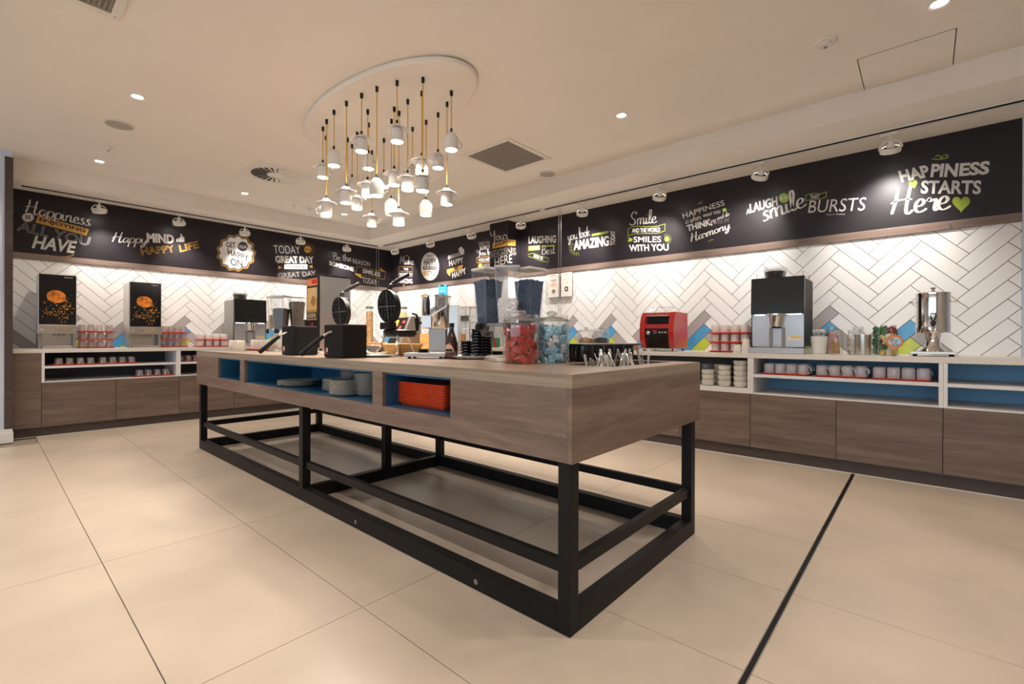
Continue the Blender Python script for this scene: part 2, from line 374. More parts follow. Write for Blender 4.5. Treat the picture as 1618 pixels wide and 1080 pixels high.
# ------------------------------------------------------------------ counters
TK = .10; DZ = .557; WTB = .864; CT = .905; CD = .65
def yb_box(side, u0, u1, d0, d1, z0, z1):
    """box on a side wall: u along the wall, d out from it"""
    return (u0, d0, z0, u1, d1, z1) if side == 'L' else (d0, u0, z0, d1, u1, z1)
tag(obj('worktop', B().box(0, 0, WTB, XE-.008, CD, CT), M['stone'], None, .003), 'white stone worktop running along the left wall', 'worktop')
tag(obj('worktop', B().box(0, CD, WTB, CD, 9.0, CT), M['stone'], None, .003), 'white stone worktop running along the right wall', 'worktop')
def cabinet(side, u0, u1, top, label):
    loc = ((u0+u1)/2, 0, 0) if side == 'L' else (0, (u0+u1)/2, 0)
    h = abs(u1-u0)/2; t = thing('base_cabinet', label, 'cabinet', loc, 0, 'low cabinets under the worktops')
    obj('carcass', B().box(*yb_box(side, -h+.001, h-.001, .02, CD-.022, TK, top)), M['slate'], t)
    obj('door', B().box(*yb_box(side, -h+.0018, h-.0018, CD-.021, CD-.001, TK+.003, top)), M['wood_door_x'], t, .0012)
    obj('plinth', B().box(*yb_box(side, -h, h, .05, CD-.045, 0, TK)), M['wood_dark'], t)
    if side == 'L' or True:
        obj('floor_trim', B().box(*yb_box(side, -h, h, CD-.045, CD-.041, 0, .006)), M['white'], t)
    return t
lb = [4.612, 4.022, 3.428, 2.829, 2.23, 1.64, 1.05]
cabinet('L', 4.612, XE-.008, WTB, 'tall narrow brown filler cabinet at the left wall end')
for i in range(6): cabinet('L', lb[i+1], lb[i], DZ, '%s brown wood cabinet door from the left, under the left wall shelves' % ORD[i])
cabinet('L', CD+.01, 1.05, DZ, 'brown wood corner cabinet at the end of the left counter')
rb = [7.54+.608*1, 7.54, 6.934, 6.324, 5.711, 5.10, 4.49, 3.88, 3.27, 2.66, 2.05, 1.44, .83]
cabinet('R', 8.148, 8.76, DZ, 'brown wood cabinet beyond the right edge of the right counter')
for i in range(12): cabinet('R', rb[i+1], rb[i], DZ, '%s brown wood cabinet door from the right, under the right counter' % ORD[i])
def shelf(side, u0, u1, mid, back, label, bott=.0095):
    loc = ((u0+u1)/2, 0, 0) if side == 'L' else (0, (u0+u1)/2, 0); h = (u1-u0)/2
    t = thing('open_shelf', label, 'shelf', loc, 0, 'open shelves under the worktops')
    z0 = DZ+.001; z1 = WTB-.001; Q = lambda *a: B().box(*yb_box(side, *a))
    obj('side_panel', Q(-h, -h+.022, .10, CD-.001, z0, z1), M['carcass'], t)
    obj('side_panel', Q(h-.022, h, .10, CD-.001, z0, z1), M['carcass'], t)
    obj('bottom_panel', Q(-h+.022, h-.022, .10, CD-.001, z0, z0+bott), M['carcass'], t)
    obj('back_panel', Q(-h+.022, h-.022, .10, .112, z0+bott, z1), back, t)
    if mid: obj('middle_shelf', Q(-h+.022, h-.022, .112, CD-.002, .703, .726), M['carcass'], t)
    return t
shelf('L', 3.4385, 4.612, True, M['slate'], 'white open shelf holding trays of glasses, left end of left counter')
shelf('L', 2.23, 3.4375, True, M['slate'], 'white open shelf on the left counter half hidden behind the island')
shelf('L', .67, 2.229, True, M['slate'], 'white open shelf near the corner behind the island')
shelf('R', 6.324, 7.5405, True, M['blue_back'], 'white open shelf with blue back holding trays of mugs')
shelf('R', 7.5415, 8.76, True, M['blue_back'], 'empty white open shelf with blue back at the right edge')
shelf('R', 4.90, 6.323, False, M['slate'], 'white open shelf holding stacks of bowls beside the island', .041)
shelf('R', 2.66, 4.899, True, M['slate'], 'white open shelf of the right counter hidden behind the island')
shelf('R', .67, 2.659, True, M['slate'], 'white open shelf of the right counter nearest the corner')

# ------------------------------------------------------------------ island
IX1, IY1 = 3.698, 6.556; IX0, IY0 = 2.504, 2.381; IZ = .904; IW = .857; IB = .601
isl = thing('island_counter', 'long wood buffet island with blue niches on a black steel frame', 'island', ((IX0+IX1)/2, (IY0+IY1)/2, 0))
ox, oy = isl.location.x, isl.location.y
def ib(x0, y0, z0, x1, y1, z1, bb=None): return (bb or B()).box(x0-ox, y0-oy, z0, x1-ox, y1-oy, z1)
RX0, RX1, RY0, RY1 = 2.56, 3.20, 6.17, 6.43      # cutlery recess
wt = B()
for r in ((IX0, IY0, IX1, RY0), (IX0, RY1, IX1, IY1), (IX0, RY0, RX0, RY1), (RX1, RY0, IX1, RY1)):
    ib(r[0]+(.0015 if r[0] == IX0 else 0), r[1]+(.0015 if r[1] == IY0 else 0), IZ-.0015, r[2]-(.0015 if r[2] == IX1 else 0), r[3]-(.0015 if r[3] == IY1 else 0), IZ, wt)
top = obj('worktop', wt, M['wood_top'], isl)
eb = B()
ib(IX0, IY0, IW, IX1, RY0-.01, IZ-.0015, eb); ib(IX0, RY1+.01, IW, IX1, IY1, IZ-.0015, eb); ib(IX0, RY0-.01, IW, RX0-.01, RY1+.01, IZ-.0015, eb); ib(RX1+.01, RY0-.01, IW, IX1, RY1+.01, IZ-.0015, eb)
obj('worktop_edge', eb, M['wood_edge'], isl)
rc = B()
ib(RX0-.01, RY0-.01, .79, RX1+.01, RY0, IZ-.002, rc); ib(RX0-.01, RY1, .79, RX1+.01, RY1+.01, IZ-.002, rc); ib(RX0-.01, RY0, .79, RX0, RY1, IZ-.002, rc); ib(RX1, RY0, .79, RX1+.01, RY1, IZ-.002, rc); ib(RX0, RY0, .79, RX1, RY1, .80, rc)
obj('cutlery_recess', rc, M['wood_dark'], isl)
OP = [(2.977, 3.484), (3.575, 5.338), (5.427, 5.937)]; OZ = .688
# front panel pieces
def panel(y0, y1, z0, z1): obj('front_panel', ib(IX1-.02, y0, z0, IX1, y1, z1), M['wood_body'], isl, .0008)
panel(IY0, IY1-.0215, IB, OZ); panel(IY0, OP[0][0], OZ, IW); panel(OP[0][1], OP[1][0], OZ, IW); panel(OP[1][1], OP[2][0], OZ, IW); panel(OP[2][1], IY1-.0215, OZ, IW)
obj('end_panel', ib(IX0, IY1-.021, IB, IX1, IY1, IW-.0005), M['wood_body'], isl, .0008)
obj('end_panel', ib(IX0, IY0, IB, IX1-.0215, IY0+.02, IW-.0005), M['wood_body'], isl, .0008)
obj('back_panel', ib(IX0, IY0+.021, IB, IX0+.02, IY1-.022, IW-.0005), M['wood_body'], isl, .0008)
obj('underside', ib(IX0+.021, IY0+.021, IB, IX1-.021, IY1-.022, IB+.015), M['wood_dark'], isl)
for y0, y1 in OP:
    bb = B(); xb = IX1-.52
    ib(xb, y0-.012, OZ-.012, IX1-.0205, y1+.012, OZ, bb); ib(xb, y0-.012, IW-.012, IX1-.0205, y1+.012, IW-.001, bb)
    ib(xb, y0-.012, OZ, IX1-.0205, y0, IW-.012, bb); ib(xb, y1, OZ, IX1-.0205, y1+.012, IW-.012, bb); ib(xb-.012, y0-.012, OZ-.012, xb, y1+.012, IW-.001, bb)
    obj('niche_lining', bb, M['blue_lining'], isl)
FI = .018; LG = .052
fx1, fy1, fx0, fy0 = IX1-FI, IY1-FI, IX0+FI, IY0+FI; ym = 4.49
def leg(x, y): obj('leg', ib(x-LG/2, y-LG/2, 0.002, x+LG/2, y+LG/2, IB-.0005), M['black_steel'], isl, .002)
for x in (fx1-LG/2, fx0+LG/2):
    for y in (fy1-LG/2, ym, fy0+LG/2): leg(x, y)
leg((fx0+fx1)/2-.05, ym)
def rail(x0, y0, x1, y1, z0, z1, nm='rail'): obj(nm, ib(x0, y0, z0, x1, y1, z1), M['black_steel'], isl, .0015)
RB = .08
for xa in (fx1-LG, fx0):
    rail(xa, fy0+LG+.0005, xa+LG, ym-LG/2-.0005, .002, RB, 'bottom_rail'); rail(xa, ym+LG/2+.0005, xa+LG, fy1-LG-.0005, .002, RB, 'bottom_rail')
    rail(xa+.008, fy0+LG+.0005, xa+.036, ym-LG/2-.0005, .203, .248, 'middle_rail'); rail(xa+.008, ym+LG/2+.0005, xa+.036, fy1-LG-.0005, .203, .248, 'middle_rail')
for ya in (fy1-LG, fy0):
    rail(fx0+LG+.0005, ya, fx1-LG-.0005, ya+LG, .002, RB, 'bottom_rail'); rail(fx0+LG+.0005, ya+.01, fx1-LG-.0005, ya+.04, .203, .248, 'middle_rail')
rail(fx0+LG+.0005, ym-LG/2, (fx0+fx1)/2-.0765, ym+LG/2, .002, RB, 'cross_rail'); rail((fx0+fx1)/2-.0235, ym-LG/2, fx1-LG-.0005, ym+LG/2, .002, RB, 'cross_rail')
for px, py in ((562, 834), (752, 930)):      # round blanking caps on the front bottom rail
    p = on(px, py, 0, fx1)
    obj('plug', B().lathe([(.011, 0), (.011, .002), (.0, .0022)], 14, (0,0,0), RY(PI/2)), M['steel_mid'], isl, loc=(fx1-ox, p.y-oy, .035))

# ================================================================== CEILING FIXTURES
def dl(px, py, name, label):
    p = on(px, py, 2, ZM-.004); downlight(p.x, p.y, label)
def downlight(x, y, label, e=E_DOWN, col=NEUT):
    t = thing('downlight', label, 'downlight', (x, y, ZM), 0, 'recessed ceiling downlights')
    obj('trim_ring', B().lathe([(.038, -.002), (.052, -.001), (.052, -.006), (.046, -.008), (.036, -.004)], 24, cap=False), M['white_metal'], t)
    obj('lens', B().lathe([(.036, -.002), (0.0, -.0022)], 20, cap=False), M['lens'], t)
    ld = bpy.data.lights.new('downlight_beam', 'SPOT'); ld.energy = e; ld.color = col; ld.spot_size = math.radians(DOWN_ANGLE); ld.spot_blend = .6; ld.shadow_soft_size = .05
    link('downlight_beam', ld, t, (0, 0, -.02))
dl(217, 153, '', 'downlight glowing above the floor left of the round ceiling speaker')
dl(157, 255, '', 'small downlight nearest the left wall end, above the first spotlight')
dl(387, 305.5, '', 'small downlight just below the round air diffuser')
dl(544, 338.5, '', 'tiny downlight seen behind the hanging cup lamps')
dl(982, 182.5, '', 'bright downlight right of the square ceiling grille')
dl(1484, 6, '', 'bright downlight at the top edge near the access panel')
dl(-120, 60, '', 'downlight outside the left edge of the view')  # assumed lamp, out of view
assumed_lamps = [(6.4, 2.6), (6.4, 5.2), (4.6, 5.4), (3.2, 7.2), (4.6, 7.6), (6.4, 7.8), (2.4, 9.2), (4.6, 10.2), (6.8, 10.2), (8.2, 4.0), (8.2, 7.0)]  # assumed lamps, all out of view, added to light the room
for i, (x, y) in enumerate(assumed_lamps): downlight(x, y, '%s downlight of the row beyond the view, behind the viewer' % ORD[i])

def speaker(px, py, r, label):
    p = on(px, py, 2, ZM-.005)
    t = thing('ceiling_speaker', label, 'speaker', (p.x, p.y, ZM), 0, 'round ceiling speakers')
    obj('rim', B().lathe([(r-.012, -.001), (r, -.001), (r, -.006), (r-.008, -.010), (r-.012, -.008)], 32, cap=False), M['white_metal'], t)
    obj('grille', B().lathe([(r-.010, -.007), (.004, -.0095), (0, -.0095)], 32, cap=False), M['spk'], t)
speaker(188.5, 197.5, .105, 'round grey ceiling speaker left of the cup lamps')
speaker(865, 275, .095, 'round grey ceiling speaker beside the square grille')
def grille(pts, label):
    ps = [on(px, py, 2, ZM-.006) for px, py in pts]; cx = sum(p.x for p in ps)/len(ps); cy = sum(p.y for p in ps)/len(ps)
    hx = (max(p.x for p in ps)-min(p.x for p in ps))/2; hy = (max(p.y for p in ps)-min(p.y for p in ps))/2
    return cx, cy, hx, hy
def ceil_vent(cx, cy, hx, hy, label):
    t = thing('ceiling_vent', label, 'vent', (cx, cy, ZM), 0, 'square ceiling grilles')
    f = B(); g = .045
    f.box(-hx-g, -hy-g, -.008, hx+g, -hy, -.0005).box(-hx-g, hy, -.008, hx+g, hy+g, -.0005).box(-hx-g, -hy, -.008, -hx, hy, -.0005).box(hx, -hy, -.008, hx+g, hy, -.0005)
    obj('frame', f, M['white_metal'], t, .001)
    obj('backing', B().box(-hx, -hy, -.0025, hx, hy, -.0008), M['grout'], t)
    n = 26; bars = B()
    for i in range(n):
        q = -hx+2*hx*(i+.5)/n; bars.box(q-.0045, -hy, -.006, q+.0045, hy, -.003)
        q = -hy+2*hy*(i+.5)/n; bars.box(-hx, q-.0045, -.0066, hx, q+.0045, -.0036)
    k = obj('mesh_grid', bars, M['grille'], t); k['kind'] = 'stuff'
    for sx in (-1, 1):
        for sy in (-1, 1): obj('screw', B().lathe([(.005, -.008), (.005, -.0095), (0, -.0097)], 8, (sx*(hx+.02), sy*(hy+.02), 0)), M['steel_mid'], t)
cx, cy, hx, hy = grille([(740, 246), (804, 223.5), (861, 251), (797, 270)], '')
ceil_vent(cx, cy, hx, hy, 'square grey mesh grille in the ceiling right of the cup lamps')
p = on(175, 21, 2, ZM-.006)          # visible corner of the second one
ceil_vent(p.x+hx, p.y+hy, hx, hy, 'square mesh grille cut off by the top left edge')
# round swirl diffuser
p = on(436, 276.5, 2, ZM-.006); q = on(388, 274, 2, ZM-.006); r = .25
t = thing('air_diffuser', 'round white swirl air diffuser with dark slots in square plate', 'diffuser', (p.x, p.y, ZM))
obj('plate', B().box(-.30, -.30, -.004, .30, .30, -.0005), M['white_metal'], t, .001)
obj('dark_core', B().lathe([(r, -.0045), (0, -.0046)], 40, cap=False), M['black_matte'], t)
for i in range(24):
    a = 2*PI*i/24; bl = B(); r0, r1 = .085, r
    pts = []
    for rr, da, z in ((r0, 0, -.006), (r1, 0, -.006), (r1, 2*PI/24*.74, -.018), (r0, 2*PI/24*.74, -.012)):
        pts.append((rr*math.cos(a+da), rr*math.sin(a+da), z))
    bl.add(pts+[(x, y, z+.0012) for x, y, z in pts], [(0,1,2,3),(4,7,6,5),(0,4,5,1),(1,5,6,2),(2,6,7,3),(3,7,4,0)])
    obj('blade', bl, M['white_metal'], t)
obj('hub', B().lathe([(.09, -.005), (.09, -.012), (.05, -.016), (0, -.017)], 28), M['white_metal'], t)
obj('rim', B().lathe([(r-.006, -.004), (r+.01, -.004), (r+.01, -.010), (r-.006, -.012)], 40, cap=False), M['white_metal'], t)
def detector(px, py, r, label, z0=ZM):
    p = on(px, py, 2, z0-.01); t = thing('smoke_detector', label, 'detector', (p.x, p.y, z0), 0, 'small round ceiling detectors')
    obj('base', B().lathe([(r, 0), (r, -.006), (r*.9, -.012)], 24), M['white_metal'], t)
    obj('dome', B().lathe([(r*.62, -.012), (r*.55, -.024), (.012, -.030), (0, -.030)], 20), M['white_metal'], t)
    obj('sensor', B().lathe([(.011, -.0302), (.009, -.036), (0, -.037)], 10), M['grey_metal'], t)
detector(170.5, 234, .04, 'small flat detector between the speaker and the downlight, left')
detector(489.5, 330, .05, 'white smoke detector near the hanging cup lamps')
detector(1304, 69, .06, 'small round detector left of the ceiling access panel')
detector(465, 323, .03, 'tiny flat sensor cap beside the smoke detector')

# ------------------------------------------------------------------ track rails and spotlights
TZ = ZC
def track(side, a, u0, u1, label):
    h = (u1-u0)/2; m = (u0+u1)/2
    t = thing('light_track', label, 'light track', (m, a, TZ) if side == 'L' else (a, m, TZ))
    Q = lambda u0_, u1_, d0, d1, z0, z1: B().box(u0_, d0, z0, u1_, d1, z1) if side == 'L' else B().box(d0, u0_, z0, d1, u1_, z1)
    for d0, d1 in ((-.018, -.009), (.009, .018)): obj('rail', Q(-h, h, d0, d1, -.033, -.0005), M['white_metal'], t)
    obj('slot', Q(-h, h, -.009, .009, -.018, -.0005), M['black_matte'], t)
    obj('side_groove', Q(-h, h, .018, .0188, -.030, -.017), M['black_matte'], t)
    for s in (-1, 1): obj('end_cap', Q(s*h-.012, s*h+.012, -.019, .019, -.035, -.0005), M['white_metal'], t)
TLY, TRX = .28, .40
track('L', TLY, .45, 4.76, 'white light track along the left ceiling edge')
track('R', TRX, .40, 3.86, 'white light track along the right ceiling, far half')
track('R', TRX, 3.91, 8.9, 'white light track along the right ceiling, near half')
def spot_head(side, px, py, label, e=None):
    e = e or (E_TRACK if side == 'R' else E_TRACK*.75)
    if side == 'L': p = on(px, py, 1, TLY); base = (p.x, TLY, TZ); toward = Vector((0, -1, 0))
    else: p = on(px, py, 0, TRX); base = (TRX, p.y, TZ); toward = Vector((-1, 0, 0))
    t = thing('track_spotlight', label, 'spotlight', base, 0, 'white ring spotlights on the tracks')
    al = Vector((0, 1, 0)) if side == 'R' else Vector((1, 0, 0))
    ad = B()
    if side == 'L': ad.box(-.06, -.016, -.055, .04, .016, -.034)
    else: ad.box(-.016, -.06, -.055, .016, .04, -.034)
    obj('adapter', ad, M['white_metal'], t, .003)
    c = Vector((0, 0, -.155)); ax = (toward*(.56 if side == 'R' else .40)+Vector((0, 0, -1))*(.80 if side == 'R' else .95)+(Vector((0, -.40 if px < 1300 else -.05, 0)) if side == 'R' else Vector((-.20, 0, 0)))).normalized()   # aim
    rot = ax.to_track_quat('Z', 'Y').to_matrix().to_4x4()
    m = TR(*c) @ rot
    obj('arm', B().tube([(0,0,-.05),(0,0,-.07),(0,0,-.088)], .007, 8), M['white_metal'], t)
    # yoke: half ring from arm to the ring sides
    yk = []
    for k in range(9):
        a = PI*k/8; yk.append(c+al*math.cos(a)*.071+Vector((0,0,1))*math.sin(a)*.066)
    obj('yoke', B().tube(yk, .0055, 6), M['white_metal'], t)
    obj('ring', B().lathe([(.058, -.020), (.066, -.020), (.068, 0), (.066, .024), (.058, .024), (.056, 0), (.058, -.020)], 28, m=m, cap=False), M['white_metal'], t)
    obj('reflector', B().lathe([(.055, -.006), (.040, -.012), (.026, -.014)], 24, m=m, cap=False), M['black_matte'], t)
    obj('bulb_cap', B().lathe([(.028, -.010), (.025, -.030), (.018, -.044), (.015, -.062), (0, -.064)], 18, m=m), M['white_metal'], t)
    obj('lamp_face', B().lathe([(.050, .012), (0, .014)], 20, m=m, cap=False), M['lens'], t)
    ld = bpy.data.lights.new('spot_beam', 'SPOT'); ld.energy = e; ld.color = TRK; ld.spot_size = math.radians(94 if side == 'R' else 82); ld.spot_blend = 1.0; ld.shadow_soft_size = .045
    lo = link('spot_beam', ld, t, tuple(c+ax*.03)); lo.rotation_euler = (-ax).to_track_quat('Z', 'Y').to_euler()
    return t
LS = [(157, 327), (283, 348), (387, 365), (475, 380), (548, 391)]
for i, (px, py) in enumerate(LS): spot_head('L', px, py, '%s white ring spotlight from the left on the left track' % ORD[i])
RS = [(624, 392), (680, 378), (745, 362), (823, 346), (920, 325), (1042, 298), (1201, 262), (1407, 216)]
for i, (px, py) in enumerate(RS): spot_head('R', px, py, '%s white ring spotlight from the corner on the right track' % ORD[i])

# thin suspension wires
def wire_pair(px, X_or_Y, side, z1, label):
    for i, dx in enumerate((-1.8, 1.8)):
        p = on(px+dx, 420, 1 if side == 'L' else 0, X_or_Y)
        tag(obj('suspension_wire', B().tube([(0,0,0),(0,0,z1-ZC+.001)], .0028, 6), M['steel'], None, loc=(p.x, p.y, ZC-.001)), label % ('left', 'right')[i], 'wire', 'thin hanging wires')
wire_pair(596.5, .24, 'L', .905, '%s thin steel wire hanging in front of the corner')
wire_pair(884.5, .36, 'R', .905, '%s thin steel wire hanging in front of the two wall cards')

# ------------------------------------------------------------------ cup pendant cluster
CZ = 2.785
tag(obj('pendant_canopy', B().lathe([(.97, ZM-CZ-.0005), (.99, .03), (.985, .008), (.97, 0)], 64).xf(Matrix.Diagonal((.43, 1.0, 1, 1))), M['ceil'], None, loc=(2.925, 4.22, CZ)),
    'oval white ceiling canopy that the cup lamps hang from', 'lamp canopy')
def cupmesh():
    o = {}
    o['cap'] = mesh_of('cap', B().lathe([(.011, 0), (.011, -.034), (.006, -.038)], 10), M['black'])
    o['ferrule'] = mesh_of('ferrule', B().lathe([(.007, .026), (.0085, .024), (.0085, 0)], 10), M['black'])
    o['saucer'] = mesh_of('saucer', B().lathe([(.012, .002), (.026, -.004), (.034, -.018), (.060, -.030), (.080, -.037), (.081, -.040), (.060, -.036), (.034, -.025)], 28), M['china'])
    o['cup'] = mesh_of('cup', B().lathe([(.024, -.022), (.030, -.026), (.0385, -.034), (.042, -.07), (.0445, -.122), (.0415, -.122), (.039, -.07), (.034, -.045), (.0, -.044)], 26, cap=False), M['china'])
    o['cupb'] = mesh_of('cup', B().lathe([(.008, .001), (.026, -.010), (.046, -.032), (.052, -.05), (.051, -.09), (.046, -.128), (.043, -.128), (.047, -.09), (.047, -.055), (.03, -.03), (0, -.028)], 26, cap=False), M['china'])
    hp = lambda r, z0, z1, d: [(r, 0, z0), (r+d*.7, 0, z0-.002), (r+d, 0, (z0*.7+z1*.3)), (r+d*.85, 0, (z0*.3+z1*.7)), (r+.001, 0, z1)]
    o['handle'] = mesh_of('handle', B().tube(hp(.040, -.05, -.105, .034), .0052, 8), M['china'])
    o['handleb'] = mesh_of('handle', B().tube(hp(.049, -.055, -.112, .036), .0055, 8), M['china'])
    o['bulb'] = mesh_of('bulb', B().lathe([(.040, -.114), (.02, -.110), (0, -.109)], 18, cap=False), M['bulb'])
    o['bulbb'] = mesh_of('bulb', B().lathe([(.041, -.119), (.02, -.115), (0, -.114)], 18, cap=False), M['bulb'])
    return o
CM = cupmesh()
PN = [  # cap px, ferrule px-y (zoom coordinates), saucer?, handle turn in degrees seen from camera (0 right)
 ((145,440),630,1,0),((166,398),832,1,180),((162,493),850,0,180),((208,345),552,0,-20),((279,295),764,1,180),((285,503),772,0,90),((311,540),712,0,90),
 ((340,470),812,1,40),((365,250),468,1,120),((400,343),728,1,-60),((405,418),575,0,30),((452,212),712,0,0),((424,575),916,1,0),((492,507),686,0,90),
 ((535,397),832,0,-60),((551,328),665,1,10),((567,178),407,1,10),((578,352),892,1,-80),((628,285),690,1,0),((655,442),645,1,90),((714,160),686,1,60),
 ((708,238),592,1,-60),((732,403),838,0,-80),((800,360),570,1,90),((851,300),773,1,0),((876,236),453,0,-30)]
items = []
for (cx_, cy_), fy, sc, hd in PN:
    px = 470+cx_/3.6; p = on(px, 80+cy_/3.6-2, 2, CZ); z = z_at(px, 80+fy/3.6, p.x, p.y)-.013
    items.append((px, p.x, p.y, z, sc, hd))
for sc, nm in ((1, 'saucer-topped white cup lamp'), (0, 'plain white cup lamp without a saucer')):
    for i, (px, x, y, z, s_, hd) in enumerate(sorted(q for q in items if q[4] == sc)):
        t = thing('cup_pendant', '%s, %s from the left in the hanging cluster' % (nm, ORD[i]), 'pendant lamp', (x, y, z), math.atan2(R0.y, R0.x)+math.radians(-hd), 'white cup pendants hanging over the island')
        link('cap', CM['cap'], t, (0, 0, CZ-z-.0005))
        obj('cord', B().tube([(0,0,.024),(0,0,CZ-z-.036)], .0042, 6), M['cord'], t)
        link('ferrule', CM['ferrule'], t)
        if sc: link('saucer', CM['saucer'], t)
        c = link('cup', CM['cup' if sc else 'cupb'], t)
        link('handle', CM['handle' if sc else 'handleb'], c)
        link('bulb', CM['bulb' if sc else 'bulbb'], t)
        ld = bpy.data.lights.new('cup_beam', 'SPOT'); ld.energy = E_CUP; ld.color = NEUT; ld.spot_size = math.radians(130); ld.spot_blend = .7; ld.shadow_soft_size = .035
        link('cup_beam', ld, t, (0, 0, -.121 if sc else -.126))
# ================================================================== WALL LETTERING
_tc = {}
def glyphs(s, bold=0., outline=0.):
    key = (s, bold, outline)
    if key in _tc: return _tc[key]
    cu = bpy.data.curves.new('t', 'FONT'); cu.body = s; cu.size = 1; cu.resolution_u = 3
    if outline: cu.fill_mode = 'NONE'; cu.bevel_depth = outline; cu.bevel_resolution = 0
    else: cu.offset = bold; cu.fill_mode = 'FRONT'
    o = bpy.data.objects.new('t', cu); COL.objects.link(o)
    dg = bpy.context.evaluated_depsgraph_get(); me = bpy.data.meshes.new_from_object(o.evaluated_get(dg))
    vs_ = [v.co.copy() for v in me.vertices]; fs = [tuple(p.vertices) for p in me.polygons if not outline or p.normal.z > .05]
    bpy.data.objects.remove(o); bpy.data.curves.remove(cu); bpy.data.meshes.remove(me)
    x0 = min(v.x for v in vs_); x1 = max(v.x for v in vs_); y0 = min(v.y for v in vs_); y1 = max(v.y for v in vs_)
    _tc[key] = ([((v.x-x0)/(x1-x0), (v.y-y0)/(y1-y0)) for v in vs_], fs); return _tc[key]
# hand-drawn brush alphabet: strokes in a box, baseline 0, x-height .45, capitals 1
SG = {
 'a': (.42, [[(.36,.40),(.22,.46),(.06,.30),(.06,.10),(.16,0),(.30,.14),(.37,.42),(.35,.12),(.40,.02),(.48,.08)]]),
 'p': (.42, [[(.08,.44),(.06,.10),(.02,-.42)],[(.07,.30),(.20,.46),(.36,.40),(.36,.14),(.22,.0),(.08,.10)],[(.34,.06),(.46,.08)]]),
 'i': (.20, [[(.06,.44),(.05,.14),(.10,.0),(.22,.08)],[(.08,.60),(.09,.63)]]),
 'n': (.44, [[(.04,.44),(.05,0)],[(.06,.28),(.20,.46),(.30,.40),(.30,.08),(.36,.0),(.46,.08)]]),
 'm': (.64, [[(.04,.44),(.05,0)],[(.06,.28),(.16,.46),(.26,.40),(.27,0)],[(.28,.28),(.40,.46),(.50,.40),(.50,.08),(.56,.0),(.66,.08)]]),
 'e': (.36, [[(.08,.20),(.24,.24),(.30,.36),(.20,.46),(.08,.34),(.06,.12),(.16,0),(.28,.02),(.40,.10)]]),
 's': (.34, [[(.04,.04),(.16,.0),(.28,.10),(.20,.24),(.12,.34),(.20,.47),(.30,.42)],[(.26,.05),(.38,.10)]]),
 'y': (.42, [[(.06,.44),(.06,.14),(.16,.02),(.28,.10),(.36,.40)],[(.38,.44),(.34,.0),(.24,-.34),(.10,-.40),(.08,-.24),(.24,-.08),(.46,.08)]]),
 'k': (.40, [[(.10,.96),(.06,.40),(.05,0)],[(.34,.44),(.10,.20),(.24,.12),(.40,.02)]]),
 't': (.28, [[(.14,.78),(.10,.30),(.12,.04),(.20,.0),(.30,.08)],[(.0,.46),(.28,.50)]]),
 'h': (.44, [[(.12,.96),(.06,.40),(.04,0)],[(.06,.26),(.20,.46),(.31,.40),(.31,.08),(.37,.0),(.46,.08)]]),
 'o': (.42, [[(.20,.46),(.06,.36),(.05,.12),(.18,0),(.32,.10),(.33,.34),(.20,.46)],[(.30,.38),(.46,.40)]]),
 'u': (.44, [[(.06,.44),(.06,.14),(.16,0),(.30,.14),(.34,.44)],[(.35,.44),(.34,.10),(.40,.0),(.48,.08)]]),
 'r': (.32, [[(.04,.36),(.10,.46),(.12,.34),(.28,.40),(.26,.10),(.30,.0),(.36,.06)]]),
 'l': (.22, [[(.06,.10),(.20,.70),(.18,.96),(.08,.92),(.06,.40),(.08,.06),(.16,.0),(.24,.08)]]),
 'd': (.44, [[(.34,.36),(.20,.46),(.06,.30),(.07,.06),(.18,0),(.32,.16)],[(.40,.96),(.34,.40),(.34,.06),(.42,.0),(.48,.08)]]),
 'w': (.58, [[(.04,.44),(.08,.06),(.16,.0),(.26,.34)],[(.28,.44),(.28,.08),(.36,.0),(.48,.20),(.50,.44),(.60,.40)]]),
 'v': (.36, [[(.04,.44),(.14,.0),(.30,.44)]]),
 '.': (.16, [[(.05,.02),(.07,.04)]]), ',': (.16, [[(.08,.06),(.04,-.10)]]), ' ': (.24, []),
 'H': (.72, [[(.20,.98),(.16,.50),(.06,.02)],[(.58,1.0),(.52,.50),(.50,.08),(.58,-.02),(.70,.10)],[(.0,.42),(.30,.52),(.66,.50)]]),
 'M': (.86, [[(.06,.0),(.16,.60),(.24,.98)],[(.24,.98),(.40,.28)],[(.40,.28),(.64,1.0)],[(.66,1.0),(.66,.10),(.74,.0),(.86,.08)]]),
 'B': (.58, [[(.16,.96),(.10,.0)],[(.04,.84),(.28,1.0),(.46,.86),(.40,.62),(.18,.52)],[(.20,.52),(.48,.44),(.48,.14),(.28,0),(.06,.08)]]),
 'Y': (.60, [[(.06,.98),(.10,.60),(.24,.48),(.44,.66),(.52,.98)],[(.53,1.0),(.48,.40),(.34,-.20),(.16,-.30)]]),
 'S': (.56, [[(.02,.14),(.16,0),(.40,.10),(.40,.36),(.20,.54),(.14,.78),(.30,.98),(.50,.90),(.46,.78)]]),
}
def catmull(p, n=6):
    if len(p) < 3: return [Vector(q) for q in p]
    q = [Vector(a) for a in ([p[0]]+list(p)+[p[-1]])]; out = []
    for i in range(1, len(q)-2):
        for k in range(n):
            t = k/n; a, b_, c, d = q[i-1], q[i], q[i+1], q[i+2]
            out.append(.5*((2*b_)+(c-a)*t+(2*a-5*b_+4*c-d)*t*t+(3*b_-a-3*c+d)*t**3))
    out.append(q[-2]); return out
